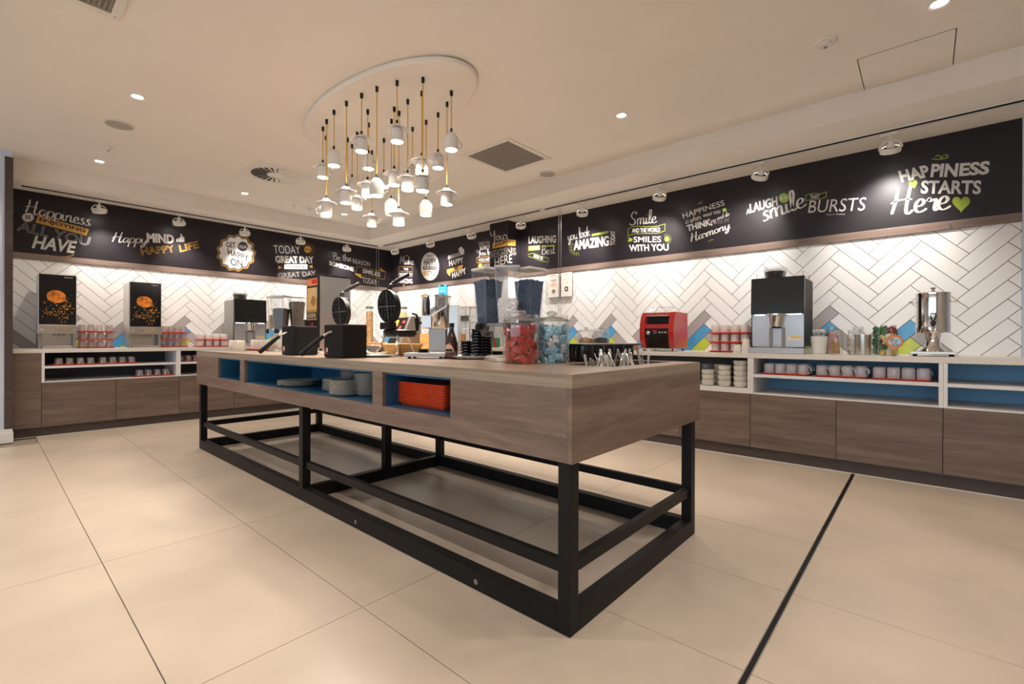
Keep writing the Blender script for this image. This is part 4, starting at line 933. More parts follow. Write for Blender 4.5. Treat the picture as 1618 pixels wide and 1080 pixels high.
# ================================================================== MACHINES ON THE LEFT COUNTER
def text_obj(name, s, x0, z0, x1, z1, y, mat, parent, bold=.02):
    vs_, fs = glyphs(s, bold); b = B(); b.v = [(x0+(x1-x0)*u, y, z0+(z1-z0)*v) for u, v in vs_]; b.f = list(fs); b.s = [False]*len(fs)
    return obj(name, b, M[mat], parent)
def juice(px0, px1, ytop, Yf, label, seed):
    base = atL((px0+px1)/2, Yf-.21); w_ = wL(px0, px1, Yf); h = z_at((px0+px1)/2, ytop+2, on((px0+px1)/2, 545, 1, Yf).x, Yf)-CT
    t = thing('juice_dispenser', label, 'dispenser', (base[0], base[1], CT), RZL, 'juice dispensers on the left counter')
    x = w_/2; yf = -.21; zp = h*.318; zs = h*.203
    obj('body', B().box(-x+.006, yf+.03, zs, x-.006, .17, h-.004).box(-x+.006, -.06, .004, x-.006, .17, zs), M['steel'], t, .004)
    obj('front_panel', B().box(-x, yf+.004, zp, x, yf+.032, h), M['steel'], t, .003)
    fp = obj('black_panel', B().box(-x+.008, yf, zp+.004, x-.004, yf+.0045, h-.006), M['black_gloss'], t)
    rnd = random.Random(seed); H = h-zp; cz = zp+H*.56; b = B()
    n = 36; pts = [(-.01+w_*.25*math.cos(2*PI*i/n)*math.cos(.25)-H*.125*math.sin(2*PI*i/n)*math.sin(-.25), cz+w_*.25*math.cos(2*PI*i/n)*math.sin(-.25)+H*.125*math.sin(2*PI*i/n)*math.cos(.25)) for i in range(n)]
    b.add([(p[0], yf-.0008, p[1]) for p in pts], [tuple(range(n))]); obj('orange_print', b, M['orange_fruit'], fp)
    b = B()
    for i in range(190):
        if rnd.random() < .6: u, v = rnd.gauss(.065, .035), rnd.gauss(-.12, .055)
        elif rnd.random() < .5: u, v = rnd.gauss(-.05, .03), rnd.gauss(-.13, .014)
        else: a = rnd.uniform(0, 2*PI); u, v = .10*math.cos(a)*rnd.uniform(.6, 1.1), .07*math.sin(a)-.07
        s_ = rnd.uniform(.0016, .0058); x_, z_ = -.01+u*w_/.3, cz+v*H/.4
        if abs(x_) > x-.02 or z_ < zp+.02 or z_ > h-.03: continue
        a0 = rnd.random()*6; b.add([(x_+s_*math.cos(a0+2*PI*k/6)*rnd.uniform(.7, 1.3), yf-.0006, z_+s_*math.sin(a0+2*PI*k/6)*rnd.uniform(.7, 1.3)) for k in range(6)], [(0,1,2,3,4,5)])
    obj('splash_print', b, M['juice'], fp)['kind'] = 'stuff'
    text_obj('logo_print', 'Tafigub', x-.10, h-.036, x-.03, h-.022, yf-.0006, 'ink_white', fp, .02)
    cs_ = obj('control_strip', B().box(-x-.002, yf-.006, zs, x+.002, yf+.05, zp-.001), M['steel'], t, .004)
    m = RX(PI/2)
    obj('dial', B().lathe([(.015, 0), (.015, .004), (.011, .005), (.011, .012), (0, .0125)], 16, (-x+.035, yf-.0062, (zs+zp)/2-.002), m), M['chrome'], cs_)
    for k in (-.2, .14, .48):
        obj('button_ring', B().lathe([(.0165, 0), (.0165, .003), (.010, .003), (.010, 0)], 16, (k*x, yf-.0062, (zs+zp)/2+.004), m, cap=False), M['ink_gold'], cs_)
        obj('button', B().lathe([(.010, 0), (.010, .006), (0, .007)], 14, (k*x, yf-.0062, (zs+zp)/2+.002), m), M['chrome'], cs_)
        obj('nozzle', B().lathe([(.007, .0), (.009, .014), (.009, .022)], 10, (k*x*.8, yf+.06, zs-.022)), M['steel_mid'], t)
    for s_ in (-1, 1): obj('side_cheek', B().box(s_*x*.995, yf+.02, .001, s_*(x-.028), -.0605, zs-.001), M['grey_metal'], t, .003)
    obj('recess_back', B().box(-x+.03, -.066, .02, x-.03, -.061, zs-.002), M['steel'], t)
    obj('drip_tray', B().box(-x+.032, yf-.01, .001, x-.032, -.07, .026), M['steel'], t, .003)
juice(57, 118.5, 431, .52, 'steel juice dispenser with orange splash panel nearest the wall end', 3)
juice(198, 249.5, 443.5, .50, 'steel juice dispenser with orange splash panel between two glass stacks', 3)
p = atL(300, .30); tag(obj('paper_napkin', B().lathe([(.045, 0), (.035, .02), (.012, .05), (0, .058)], 7), M['paper'], None, loc=p, ang=10), 'crumpled white paper napkin between glasses and mugs on left counter', 'napkin')

M['niche'] = emit('niche_led', (.86,.93,1.0), 5.0)
def coffee(base, rz, w_, h, dep, hs, label, text=True):
    t = thing('coffee_machine', label, 'coffee machine', base, rz, 'black and steel coffee machines')
    x = w_/2; f = -dep/2; zb = .055; zp = hs
    obj('body', B().box(-x+.004, f+.045, zb, x-.004, dep/2, h-.008), M['steel_mid'], t, .004)
    obj('side_panel', B().box(x-.0035, f+.05, zb+.01, x+.001, dep/2-.01, h-.02), M['black_matte'], t); obj('side_panel', B().box(-x+.0035, f+.05, zb+.01, -x-.001, dep/2-.01, h-.02), M['steel_mid'], t)
    b = B(); b.prism([(f+.0, zp), (f+.044, zp), (f+.044, h), (f+.014, h)], -x-.004, x+.004, lambda a, c, d: Vector((d, a, c)))
    obj('screen_door', b, M['screen'], t, .003)
    lf = obj('lower_front', B().box(-x, f+.028, zb, x, f+.0445, zp-.001), M['satin'], t, .002)
    obj('niche_light', B().box(-x*.9, f+.030-.006, zp-.008, x*.9, f+.0275, zp-.0025), M['niche'], t)
    obj('frame', B().box(-x-.004, f+.022, zb, -x, f+.05, zp-.001).box(x, f+.022, zb, x+.004, f+.05, zp-.001).box(-x-.004, f+.022, zb-.006, x+.004, f+.05, zb), M['black'], t)
    sp = obj('spout', B().lathe([(.088, 0), (.088, -.008), (.058, -.014), (.056, -.02), (.046, -.098), (.044, -.108), (.02, -.108)], 24, (0, f+.0, zp-.001)), M['chrome'], t)
    obj('spout_outlet', B().box(-.032, f-.02, zp-.122, .032, f+.02, zp-.1085), M['black'], t)
    for s_ in (-1, 1): obj('spout_column', B().box(s_*.035, f+.018, zb, s_*.06, f+.0275, zp-.115), M['grey_metal'], t)
    obj('drip_base', B().box(-x-.01, f-.05, 0.001, x+.01, dep/2-.02, zb-.0065), M['satin'], t, .004)
    obj('drip_grid', B().box(-x+.05, f-.04, zb-.006, x-.07, f+.02, zb-.002), M['steel_mid'], t)
    hp = obj('bean_hopper', B().lathe([(.075, 0), (.092, .095), (.094, .10), (.090, .10), (.073, .003)], 24, (-.06, .02, h-.008), cap=False), M['tint_acrylic'], t)
    obj('beans', B().lathe([(.071, .002), (.086, .080), (.06, .088), (0, .092)], 24, (-.06, .02, h-.008)), M['cer_dark'], hp)
    obj('hopper_lid', B().lathe([(.098, .101), (.10, .112), (.09, .12), (0, .122)], 24, (-.06, .02, h-.008)), M['glass'], hp)
    rl = B()
    for s_ in (-1, 1): rl.tube([(s_*(x-.02), f+.10, h-.006), (s_*(x-.02), f+.10, h+.045), (s_*(x-.02), dep/2-.03, h+.045), (s_*(x-.02), dep/2-.03, h-.006)], .0028, 6)
    rl.tube([(-x+.02, dep/2-.03, h+.03), (x-.02, dep/2-.03, h+.03)], .0028, 6)
    obj('cup_rail', rl, M['chrome'], t)
    st_ = obj('sticker', B().box(x*.38, f+.0265, zb+.055, x*.92, f+.0275, zb+.095), M['paper'], lf)
    obj('sticker_bar', B().box(x*.52, f+.0258, zb+.078, x*.90, f+.0264, zb+.092), M['ink_yellow'], st_)
    return t
Xf = .56; dep = .42
yv0, yv1 = on(1187, 500, 0, Xf).y, on(1269.5, 500, 0, Xf).y; yc = (yv0+yv1)/2; hh = z_at(1228, 437.5, Xf, yc)-CT; hs = z_at(1228, 495.5, Xf, yc)-CT
coffee((Xf-dep/2, yc, CT), RZR, yv1-yv0, hh, dep, hs, 'black and steel coffee machine on the right counter')
Yf = .56; xv0, xv1 = on(371, 500, 1, Yf).x, on(421, 500, 1, Yf).x; xc = (xv0+xv1)/2; hh = z_at(396, 473, xc, Yf)-CT; hs = z_at(396, 509.5, xc, Yf)-CT
coffee((xc, Yf-dep/2, CT), RZL, abs(xv1-xv0), hh, dep, hs, 'black and steel coffee machine on the left counter')

# ================================================================== RIGHT COUNTER
# conveyor toaster
Xf = .58; y0, y1 = on(1010.5, 520, 0, Xf).y, on(1064, 520, 0, Xf).y; w_ = y1-y0; h = z_at(1037, 492.5, Xf, (y0+y1)/2)-CT; dep = .36
t = thing('conveyor_toaster', 'red conveyor toaster with black control panel on the right counter', 'toaster', (Xf-dep/2, (y0+y1)/2, CT), RZR)
f = -dep/2; x = w_/2; zb = .028; H = h-zb
prof = [(f+.035, zb), (f+.008, zb+H*.22), (f, zb+H*.45), (f+.006, zb+H*.68), (f+.030, zb+H*.88), (f+.075, h), (dep/2, h-.004), (dep/2, zb)]
fx = lambda a, c, d: Vector((d, a, c)); sw = w_*.15
for s_ in (-1, 1): obj('side_shell', B().prism(prof, s_*x, s_*(x-sw), fx), M['toaster_red'], t, .003)
inn = [(a+.012 if a < 0 else a, c) for a, c in prof]
def slab(z0, z1, mat, name, out=.006, par=t):
    def fa(z):
        q = (z-zb)/H; pr = [(0, .035), (.22, .008), (.45, 0), (.68, .006), (.88, .030), (1.0, .075)]
        for (a, va), (c, vc) in zip(pr, pr[1:]):
            if a <= q <= c: return f+va+(vc-va)*(q-a)/(c-a)
        return f+.075
    zs_ = [z0+(z1-z0)*k/4 for k in range(5)]
    return obj(name, B().prism([(fa(z)+out, z) for z in zs_]+[(f+.11, z1), (f+.11, z0)], -x+sw+.001, x-sw-.001, fx), mat, par)
obj('core', B().box(-x+sw+.001, f+.112, zb, x-sw-.001, dep/2-.004, h-.006), M['black_matte'], t)
slab(zb+H*.55, zb+H*.66, M['toaster_red'], 'front_bar')
slab(zb+H*.89, h-.002, M['toaster_red'], 'top_bar')
obj('upper_opening', B().box(-x+sw+.001, f+.065, zb+H*.66, x-sw-.001, f+.11, zb+H*.89), M['black_gloss'], t)
cp = slab(zb+H*.30, zb+H*.55, M['black'], 'control_panel', .008)
obj('lower_opening', B().box(-x+sw+.001, f+.07, zb, x-sw-.001, f+.11, zb+H*.30), M['black_gloss'], t)
m = RX(PI/2); zc_ = zb+H*.43
obj('knob', B().lathe([(.020, 0), (.020, .006), (.014, .008), (.013, .020), (0, .021)], 18, (-x*.48, f+.008, zc_), m), M['chrome'], cp)
obj('badge', B().box(-x*.20, f+.004, zc_+.012, x*.04, f+.0075, zc_+.024), M['ink_red'], cp)
text_obj('print', 'TOAST', -x*.2, zc_-.006, x*.04, zc_+.002, f+.0065, 'ink_white', cp)
for k in range(3): obj('button', B().box(x*(.16+.16*k), f+.003, zc_-.004, x*(.16+.16*k)+.012, f+.0075, zc_+.009), M['white'], cp)
obj('led', B().box(x*.62, f+.004, zc_-.008, x*.66, f+.0075, zc_+.016), M['ink_red'], cp)
obj('crumb_tray', B().box(-x*.86, f-.04, .014, x*.55, f+.10, .026), M['steel'], t, .002)
for sx in (-1, 1):
    for sy in (-.8, .8): obj('foot', B().lathe([(.012, 0.0005), (.012, .010), (.007, .012), (.007, zb)], 10, (sx*(x-.03), sy*dep/2*.9, 0)), M['black'], t)
wr = B()
for k in range(8):
    q = -x*.62+k*x*1.24/7; wr.tube([(q, f+.03, zb+H*.90), (q, f+.075, h+.006), (q+.02, f+.13, h+.05)], .002, 5)
wr.tube([(-x*.66, f+.03, zb+H*.90), (x*.66, f+.03, zb+H*.90)], .003, 6); wr.tube([(-x*.62+.02, f+.13, h+.05), (x*.62+.02, f+.13, h+.05)], .002, 5)
obj('wire_rack', wr, M['chrome'], t)
tag(obj('bamboo_board', B().box(-.14, -.10, 0, .14, .10, .018), M['pine'], None, .003, loc=atR(985, .40), rot=(0,0,RZR)), 'bamboo board lying left of the red toaster', 'board')
t = thing('bamboo_box', 'small bamboo box on the bamboo board left of the toaster', 'box', (.40, atR(992, .40)[1], CT+.0182), RZR)
bb = B()
for q in ((-.09,-.07,.09,-.06),(-.09,.06,.09,.07),(-.09,-.06,-.08,.06),(.08,-.06,.09,.06)): bb.box(q[0], q[1], 0, q[2], q[3], .055)
obj('sides', bb, M['pine'], t); obj('base', B().box(-.08,-.06,0,.08,.06,.006), M['pine'], t)
# paper cups
def stack_cup(px, X, n, r0, r1, h, dz, label):
    me = mesh_of('paper_cup', B().lathe([(r1, 0), (r1+.002, .002), (r0, h), (0, h)], 18), M['paper']); b_ = atR(px, X)
    for k in range(n): tag(link('paper_cup', me, None, (b_[0], b_[1], CT+k*dz)), label % ORD[k], 'paper cup', 'upturned paper cups beside the coffee machine')
stack_cup(1165, .57, 3, .026, .034, .05, .012, '%s cup from bottom of the short white paper cup stack')
stack_cup(1178.5, .57, 5, .026, .034, .085, .010, '%s cup from bottom of the tall white paper cup stack')
# pot of cutlery
b_ = atR(1294, .47); r = wR(1280, 1308, .47)/2
t = tag(obj('utensil_pot', B().lathe([(r*.72, 0), (r*.74, .01), (r*.80, .012), (r, .14), (r, .146), (r*.95, .146), (r*.76, .02), (0, .018)], 26), M['white'], None, loc=b_), 'white pot holding teaspoons right of the coffee machine', 'pot')
spn = mesh_of('spoon', B().tube([(0,0,0),(0,0,.14)], .0028, 6).lathe([(0, .14), (.010, .15), (.012, .165), (.008, .18), (0, .185)], 8), M['silver'])
for k in range(9):
    a = 2*PI*k/9; o = tag(link('teaspoon', spn, None, (b_[0]+.012*math.cos(a), b_[1]+.012*math.sin(a), CT+.022), (.16*math.sin(a)*-1.0, .16*math.cos(a), a)), 'steel teaspoon standing in the white pot', 'spoon', 'teaspoons in the white pot')
# jars -----------------------------------------------------------------
def jar(base, r, h, label, lid='flat', lid_name='lid', neck=.8):
    t = thing('glass_jar', label, 'jar', base)
    obj('glass_body', B().lathe([(0, .003), (r*.9, .001), (r, .012), (r, h*.70), (r*.97, h*.78), (r*neck, h*.86), (r*neck, h*.92)], 28, cap=False), M['glass_thick'], t)
    if lid == 'flat':
        obj('rim', B().lathe([(r*neck, h*.90), (r*neck+.004, h*.91), (r*neck+.004, h*.95), (r*neck, h*.96)], 24, cap=False), M['glass_thick'], t)
        obj('lid', B().lathe([(r*neck+.003, h*.961), (r*neck+.003, h*.99), (r*neck*.8, h), (0, h)], 24, cap=False), M['glass_thick'], t)
    if lid == 'knob':
        l = obj('lid', B().lathe([(r*neck+.004, h*.80+.0), (r*1.02, h*.80), (r*1.03, h*.815), (r*.9, h*.835), (r*.55, h*.875), (.016, h*.895), (0, h*.896)], 28, cap=False), M['glass_rim'], t)
        obj('knob', B().lathe([(.012, h*.895), (.014, h*.91), (.024, h*.93), (.026, h*.96), (.020, h*.99), (0, h)], 18, cap=False), M['glass_rim'], l)
    return t
pil = {}
def packet_mesh(key, w_, l, th, mat):
    v = [(-w_/2,-l/2,0),(w_/2,-l/2,0),(w_/2,l/2,0),(-w_/2,l/2,0),(-w_/4,-l/3,th),(w_/4,-l/3,th),(w_/4,l/3,th*.8),(-w_/4,l/3,th),(-w_/4,-l/3,-th),(w_/4,-l/3,-th*.7),(w_/4,l/3,-th),(-w_/4,l/3,-th)]
    fs = [(4,5,6,7),(0,1,5,4),(1,2,6,5),(2,3,7,6),(3,0,4,7),(11,10,9,8),(1,0,8,9),(2,1,9,10),(3,2,10,11),(0,3,11,8)]
    pil[key] = mesh_of('packet', B().add(v, fs), mat); return pil[key]
def fill(base, r, z0, z1, meshes, n, name, labels, group, seed, size):
    """packets pressed against the glass in rows, the rest heaped inside"""
    rnd = random.Random(seed); per = max(5, int(2*PI*(r-.012)/(size*.80))); rows = max(1, round((z1-z0)/(size*.62))); k = 0
    for j in range(rows+1):
        for i in range(per if j < rows else max(3, per-3)):
            if j < rows: a = 2*PI*(i+.5*(j % 2)+rnd.uniform(-.18, .18))/per; rr = r-.011-rnd.uniform(0, .006); z = z0+size*.36+(z1-z0-size*.5)*j/max(1, rows-1)+rnd.uniform(-.2, .2)*size
            else: a = i*2.4; rr = (r-size*.45)*math.sqrt((i+.3)/per); z = z1-size*.25+rnd.uniform(-.1, .35)*size
            z = max(z, z0+size*.30)
            m = RZ(a+PI/2) @ RX(PI/2+rnd.uniform(-.30, .30)) @ RZ(rnd.uniform(0, 6.28)) if j < rows else RZ(a) @ RX(rnd.uniform(-.7, .7))
            q = rnd.randrange(len(meshes)); k += 1
            tag(link(name, meshes[q], None, (base[0]+rr*math.cos(a), base[1]+rr*math.sin(a), base[2]+z), tuple(m.to_euler())), labels if isinstance(labels, str) else labels[q], 'sachet', group)
packet_mesh('red', .042, .058, .006, M['red_foil']); packet_mesh('blue', .036, .05, .005, M['blue_foil'])
packet_mesh('redw', .042, .058, .006, pm('red_foil_dark', (.40,.02,.015), .3, var=.3)); packet_mesh('bluew', .036, .05, .005, pm('blue_foil_dark', (.10,.22,.36), .3, var=.5, scale=90))
packet_mesh('silver', .034, .048, .005, pm('silver_foil', (.70,.68,.66), .25, var=.3, scale=70)); packet_mesh('green', .05, .06, .003, M['green_foil']); packet_mesh('yellow', .05, .065, .003, M['yellow_foil']); packet_mesh('maroon', .045, .06, .003, M['maroon_foil']); packet_mesh('pink', .04, .055, .004, M['pink_foil']); packet_mesh('white', .035, .06, .003, M['paper'])
# island candy jars
pr_ = on(825, 575.0, 2, IZ); bj = on(866, 573.6, 2, IZ)
rj = .089; bR = (pr_.x-rj*.55, pr_.y-rj*.55, IZ); jar(bR, rj, .262, 'large glass jar with knob lid full of red sweet packets', 'knob', neck=.92)
fill(bR, rj-.004, .006, .165, [pil['red'], pil['red'], pil['red'], pil['redw'], pil['redw'], pil['red'], pil['red'], pil['silver']], 42, 'sweet_packet', ['red foil sweet packet in the nearer glass jar']*3+['dark red foil sweet packet in the nearer glass jar']*2+['red foil sweet packet in the nearer glass jar']*2+['silver foil sweet packet among the red ones'], 'red packets in the glass jar', 5, .06)
rj2 = .092; bB = (bR[0]-.182, bR[1]+.052, IZ); jar(bB, rj2, .262, 'large glass jar with knob lid full of pale blue sweet packets', 'knob', neck=.92)
fill(bB, rj2-.004, .006, .175, [pil['blue']]*5+[pil['bluew'], pil['silver']], 64, 'sweet_packet', ['pale blue foil sweet packet in the right glass jar']*5+['dark blue foil sweet packet in the right glass jar', 'silver foil sweet packet among the blue ones'], 'pale blue packets in the glass jar', 8, .052)
# jars on the right counter
def rjar(px0, px1, X, ytop, label, **k):
    b_ = atR((px0+px1)/2, X); r = wR(px0, px1, X)/2; h = z_at((px0+px1)/2, ytop, b_[0], b_[1])-CT; return jar(b_, r, h, label, **k), b_, r, h
_, b_, r, h = rjar(1308, 1333, .46, 521, 'glass jar of wooden stirring sticks beside the white pot')
stk = mesh_of('stick', B().box(-.0035, -.001, 0, .0035, .001, .095), M['wicker'])
for k in range(22):
    a = k*2.4; rr = (r-.018)*math.sqrt((k+.5)/22)*.8; tag(link('stirring_stick', stk, None, (b_[0]+rr*math.cos(a), b_[1]+rr*math.sin(a), CT+.006), (.22*math.sin(a*1.7), .22*math.cos(a), a)), 'wooden stirring stick standing in the glass jar', 'stick', 'wooden stirring sticks in the jar')
_, b_, r, h = rjar(1303, 1325, .22, 516, 'glass jar of pink sachets behind the stick jar'); fill(b_, r-.005, .006, h*.7, [pil['pink']], 12, 'sugar_sachet', 'pink sachet in the jar behind the sticks', 'pink sachets in the jar', 2, .04)
_, b_, r, h = rjar(1338, 1362, .42, 521, 'glass jar of white sachets left of the steel canister'); fill(b_, r-.005, .006, h*.62, [pil['white']], 14, 'sugar_sachet', 'white sachet in the jar beside the steel canister', 'white sachets in the jar', 4, .04)
_, b_, r, h = rjar(1346, 1366, .17, 515.5, 'empty-looking glass jar behind the steel canister')
b_ = atR(1363.5, .50); r = wR(1350, 1377.5, .50)/2; h = z_at(1363, 528.5, *b_[:2])-CT
t = thing('steel_canister', 'brushed steel canister between the sachet jars', 'canister', b_)
obj('body', B().lathe([(r*.98, 0), (r, .004), (r, h*.99)], 30), M['steel'], t); obj('rim', B().lathe([(r+.001, h*.985), (r+.001, h), (r*.96, h), (r*.96, h-.004), (0, h-.01)], 30), M['chrome'], t); obj('seam', B().lathe([(r+.0006, h*.66), (r+.0012, h*.665), (r+.0006, h*.67)], 30, cap=False), M['steel_mid'], t)
def clip_jar(px0, px1, X, ytop, label, side):
    t, b_, r, h = rjar(px0, px1, X, ytop, label, lid='none', neck=.78)
    obj('mouth', B().lathe([(r*.78, h*.915), (r*.80, h*.93), (r*.80, h*.99), (r*.76, h)], 24, cap=False), M['glass_thick'], t)
    # lid swung open, hanging at the side of the jar on a wire bail
    m = TR(*side) @ RY(PI/2)
    l = obj('open_lid', B().lathe([(0, .002), (r*.62, .002), (r*.66, .006), (r*.6, .010), (0, .012)], 24, m=m, cap=False), M['glass_thick'], t)
    obj('seal_ring', B().lathe([(r*.62, -.002), (r*.80, -.002), (r*.82, .004), (r*.80, .010), (r*.62, .010), (r*.62, -.002)], 28, m=m, cap=False), M['orange_rubber'], l)
    obj('wire_bail', B().tube([(r*.78, 0, h*.86), (r*.8+.01, r*.3, h*.84), (side[0], side[1], side[2])], .002, 6), M['chrome'], t)
    return b_, r, h
b_, r, h = clip_jar(1387, 1420, .50, 513, 'clip-top glass jar with tea sachets and orange lid seal, frontmost', (.078, .040, .105))
fill(b_, r-.005, .006, h*.84, [pil['green'], pil['yellow'], pil['maroon'], pil['green'], pil['white']], 24, 'tea_sachet', ['green tea sachet in the frontmost clip-top jar', 'yellow tea sachet in the frontmost clip-top jar', 'maroon tea sachet in the frontmost clip-top jar', 'green tea sachet in the frontmost clip-top jar', 'white tea sachet in the frontmost clip-top jar'], 'tea sachets in the front clip jar', 6, .055)
b_, r, h = clip_jar(1377, 1402, .24, 515, 'clip-top glass jar of dark green tea sachets at the back', (.03, -.085, .12))
fill(b_, r-.005, .006, h*.84, [pil['green']], 16, 'tea_sachet', 'dark green tea sachet in the rear clip-top jar', 'tea sachets in the rear clip jar', 9, .05)
tag(obj('sugar_lump', B().lathe([(.011, 0), (.013, .012), (.006, .022), (.010, .03), (0, .034)], 7), M['white'], None, loc=atR(1334, .53), ang=10), 'small white pinched paper scrap beside the stick jar', 'paper scrap')
# hot water urn
X = .36; b_ = atR(1474, X); r = wR(1446, 1503, X)/2; d_ = (Vector((X, b_[1], 0))-CAM).dot(FWD); k_ = d_/F
Z = lambda y: (534.5-y)*k_+CAM.z-CT
t = thing('hot_water_urn', 'polished steel hot drinks urn with black tap on a stand', 'urn', b_, RZR)
obj('body', B().lathe([(r*.985, Z(523.5)), (r, Z(522)), (r, Z(513)), (r*.99, Z(512)), (r*.985, Z(465)), (r, Z(463.5)), (r, Z(461.5))], 40), M['chrome'], t)
ld = obj('lid', B().lathe([(r*1.01, Z(463)), (r*1.01, Z(461)), (r*.85, Z(460)), (r*.5, Z(458)), (0, Z(457))], 36), M['chrome'], t)
obj('lid_knob', B().lathe([(.012, Z(458)), (.008, Z(455.5)), (.018, Z(453.5)), (.016, Z(452)), (0, Z(451.8))], 14), M['chrome'], ld)
for s_ in (-1, 1): obj('side_handle', B().tube([(s_*r*.97, 0, Z(475)), (s_*(r+.022), 0, Z(475)), (s_*(r+.036), 0, Z(474))], [.006, .006, .012], 10), M['chrome'], t)
obj('stem', B().lathe([(.075, Z(555)), (.072, Z(551)), (.048, Z(545)), (.040, Z(536)), (.046, Z(528)), (.050, Z(523.6))], 28), M['chrome'], t)
x = wR(1437, 1509, X)/2
obj('base_plate', B().box(-x, -x, .016, x, x*.8, .034), M['steel'], t, .003)
for sx in (-1, 1):
    for sy in (-1, .75): obj('foot', B().lathe([(.014, .0005), (.012, .016)], 10, (sx*(x-.025), sy*(x-.03), 0)), M['black'], t)
tp = obj('tap', B().tube([(0, -r*.97, Z(516)), (0, -r-.045, Z(516)), (0, -r-.05, Z(522))], [.014, .012, .009], 10), M['chrome'], t)
obj('tap_lever', B().box(-.015, -r-.06, Z(512), .015, -r-.036, Z(506)).tube([(0, -r-.048, Z(507)), (-.014, -r-.05, Z(500)), (-.012, -r-.05, Z(494)), (.012, -r-.05, Z(494)), (.014, -r-.05, Z(500)), (0, -r-.048, Z(507))], .0045, 6), M['black'], tp)
# ================================================================== ON THE ISLAND
def atI(px, py, X=None, Y=None):
    if X is not None: p = on(px, py, 0, X); return (X, p.y, IZ)
    if Y is not None: p = on(px, py, 1, Y); return (p.x, Y, IZ)
    p = on(px, py, 2, IZ); return (p.x, p.y, IZ)
# cereal dispensers -----------------------------------------------------
def lumps(b, n, f, s0, s1, rnd):
    for _ in range(n):
        c = f(rnd); s_ = rnd.uniform(s0, s1); m = TR(*c) @ Matrix.Rotation(rnd.uniform(0, 3), 4, Vector((rnd.random(), rnd.random(), rnd.random()+.1)).normalized()); n0 = len(b.v)
        b.box(-s_, -s_*.8, -s_*.7, s_, s_*.8, s_*.7); b.xf(m, n0)
def cereal(base, rz, label, fills, tops, sc=1.0, seed=1):
    t = thing('cereal_dispenser', label, 'dispenser', base, rz, 'triple cereal dispensers on the island'); rnd = random.Random(seed)
    obj('base_disc', B().lathe([(.135*sc, 0), (.137*sc, .004), (.130*sc, .022), (.115*sc, .028), (0, .03)], 40), M['steel'], t)
    obj('post', B().lathe([(.016, .029), (.016, .20)], 14, (0, .03, 0)), M['steel_mid'], t)
    obj('bracket', B().box(-.12*sc, .01, .19, .12*sc, .05, .21), M['steel_mid'], t, .004)
    z0, z1 = .205, .492; tw, td, bw, bd = .064*sc, .066*sc, .044*sc, .046*sc
    for i, (dx, dy, a) in enumerate(((-.112*sc, .012, -.85), (0, -.055, 0), (.112*sc, .012, .85))):
        m = TR(dx, dy, 0) @ RZ(a)
        v = [(-bw,-bd,z0),(bw,-bd,z0),(bw,bd,z0),(-bw,bd,z0),(-tw,-td,z1),(tw,-td,z1),(tw,td,z1),(-tw,td,z1)]
        c = obj('canister', B().add(v, [(0,3,2,1),(0,1,5,4),(1,2,6,5),(2,3,7,6),(3,0,4,7)]).xf(m), M['acrylic'], t)
        obj('lid', B().box(-tw-.003, -td-.003, z1, tw+.003, td+.003, z1+.014).xf(m), M['steel'] if i == 1 else M['white'], c, .003)
        edge = B()
        for sx in (-1, 1): edge.tube([(sx*bw, -bd, z0), (sx*tw, -td, z1)], .0035, 6)
        obj('corner_rib', edge.xf(m), M['acrylic'], c)
        nz = obj('dispensing_bowl', B().lathe([(.012, -.075), (.030, -.07), (.040, -.045), (.042, -.03), (.046, -.002)], 18, (0, -.005, z0), cap=False).xf(m), M['acrylic'], t)
        obj('turn_knob', B().lathe([(.012, 0), (.022, .004), (.022, .022), (0, .024)], 14, (0, -bd-.004, z0-.022), RX(PI/2)).xf(m), M['black'], nz)
        zt = z0+(z1-z0)*tops[i]; q = (zt-z0)/(z1-z0); fw, fd = bw+(tw-bw)*q-.005, bd+(td-bd)*q-.005; b0, d0 = bw-.005, bd-.005
        b = B().add([(-b0,-d0,z0+.002),(b0,-d0,z0+.002),(b0,d0,z0+.002),(-b0,d0,z0+.002),(-fw,-fd,zt),(fw,-fd,zt),(fw,fd,zt),(-fw,fd,zt),(0,0,zt+.008)], [(0,3,2,1),(0,1,5,4),(1,2,6,5),(2,3,7,6),(3,0,4,7),(4,5,8),(5,6,8),(6,7,8),(7,4,8)])
        big = fills[i] == 'marsh'
        def face(r_):
            w = r_.random(); u = r_.uniform(-1, 1); ww, dd = b0+(fw-b0)*w, d0+(fd-d0)*w; z = z0+.008+(zt-z0-.01)*w
            k = r_.random()
            if k < .3: return (r_.uniform(-1, 1)*fw*.9, r_.uniform(-1, 1)*fd*.9, zt+r_.uniform(0, .006))
            if k < .66: return (u*ww*.95, -dd+.001, z)
            return ((ww-.001)*(1 if r_.random() < .5 else -1), u*dd*.95, z)
        lumps(b, 150 if big else 230, face, .0055 if big else .003, .0085 if big else .005, rnd)
        o = obj({'marsh': 'marshmallow_fill'}.get(fills[i], 'cereal_fill'), b.xf(RZ(rz)), M[fills[i]], None, loc=base)
        for vtx in o.data.vertices: vtx.co = m.copy().to_3x3() @ vtx.co if False else vtx.co
        o.data.transform(RZ(-rz)); o.data.transform(m); o.data.transform(RZ(rz))
        tag(o, ('%s in the %s canister of the %s dispenser' % ({'marsh': 'white marshmallows', 'cer_blue': 'blue-grey cereal pieces', 'cer_dark': 'dark brown cereal pieces', 'cer_pale': 'pale beige cereal flakes'}[fills[i]], ('left', 'middle', 'right')[i], 'near' if sc > .99 and seed == 1 else 'far')), 'cereal', kind='stuff')
    return t
p1 = on(803, 571.5, 2, IZ); dz_ = Vector((CAM.x-p1.x, CAM.y-p1.y, 0)).normalized()
c1 = (p1.x-dz_.x*.13, p1.y-dz_.y*.13, IZ); rz1 = math.atan2(R0.y, R0.x)-.05
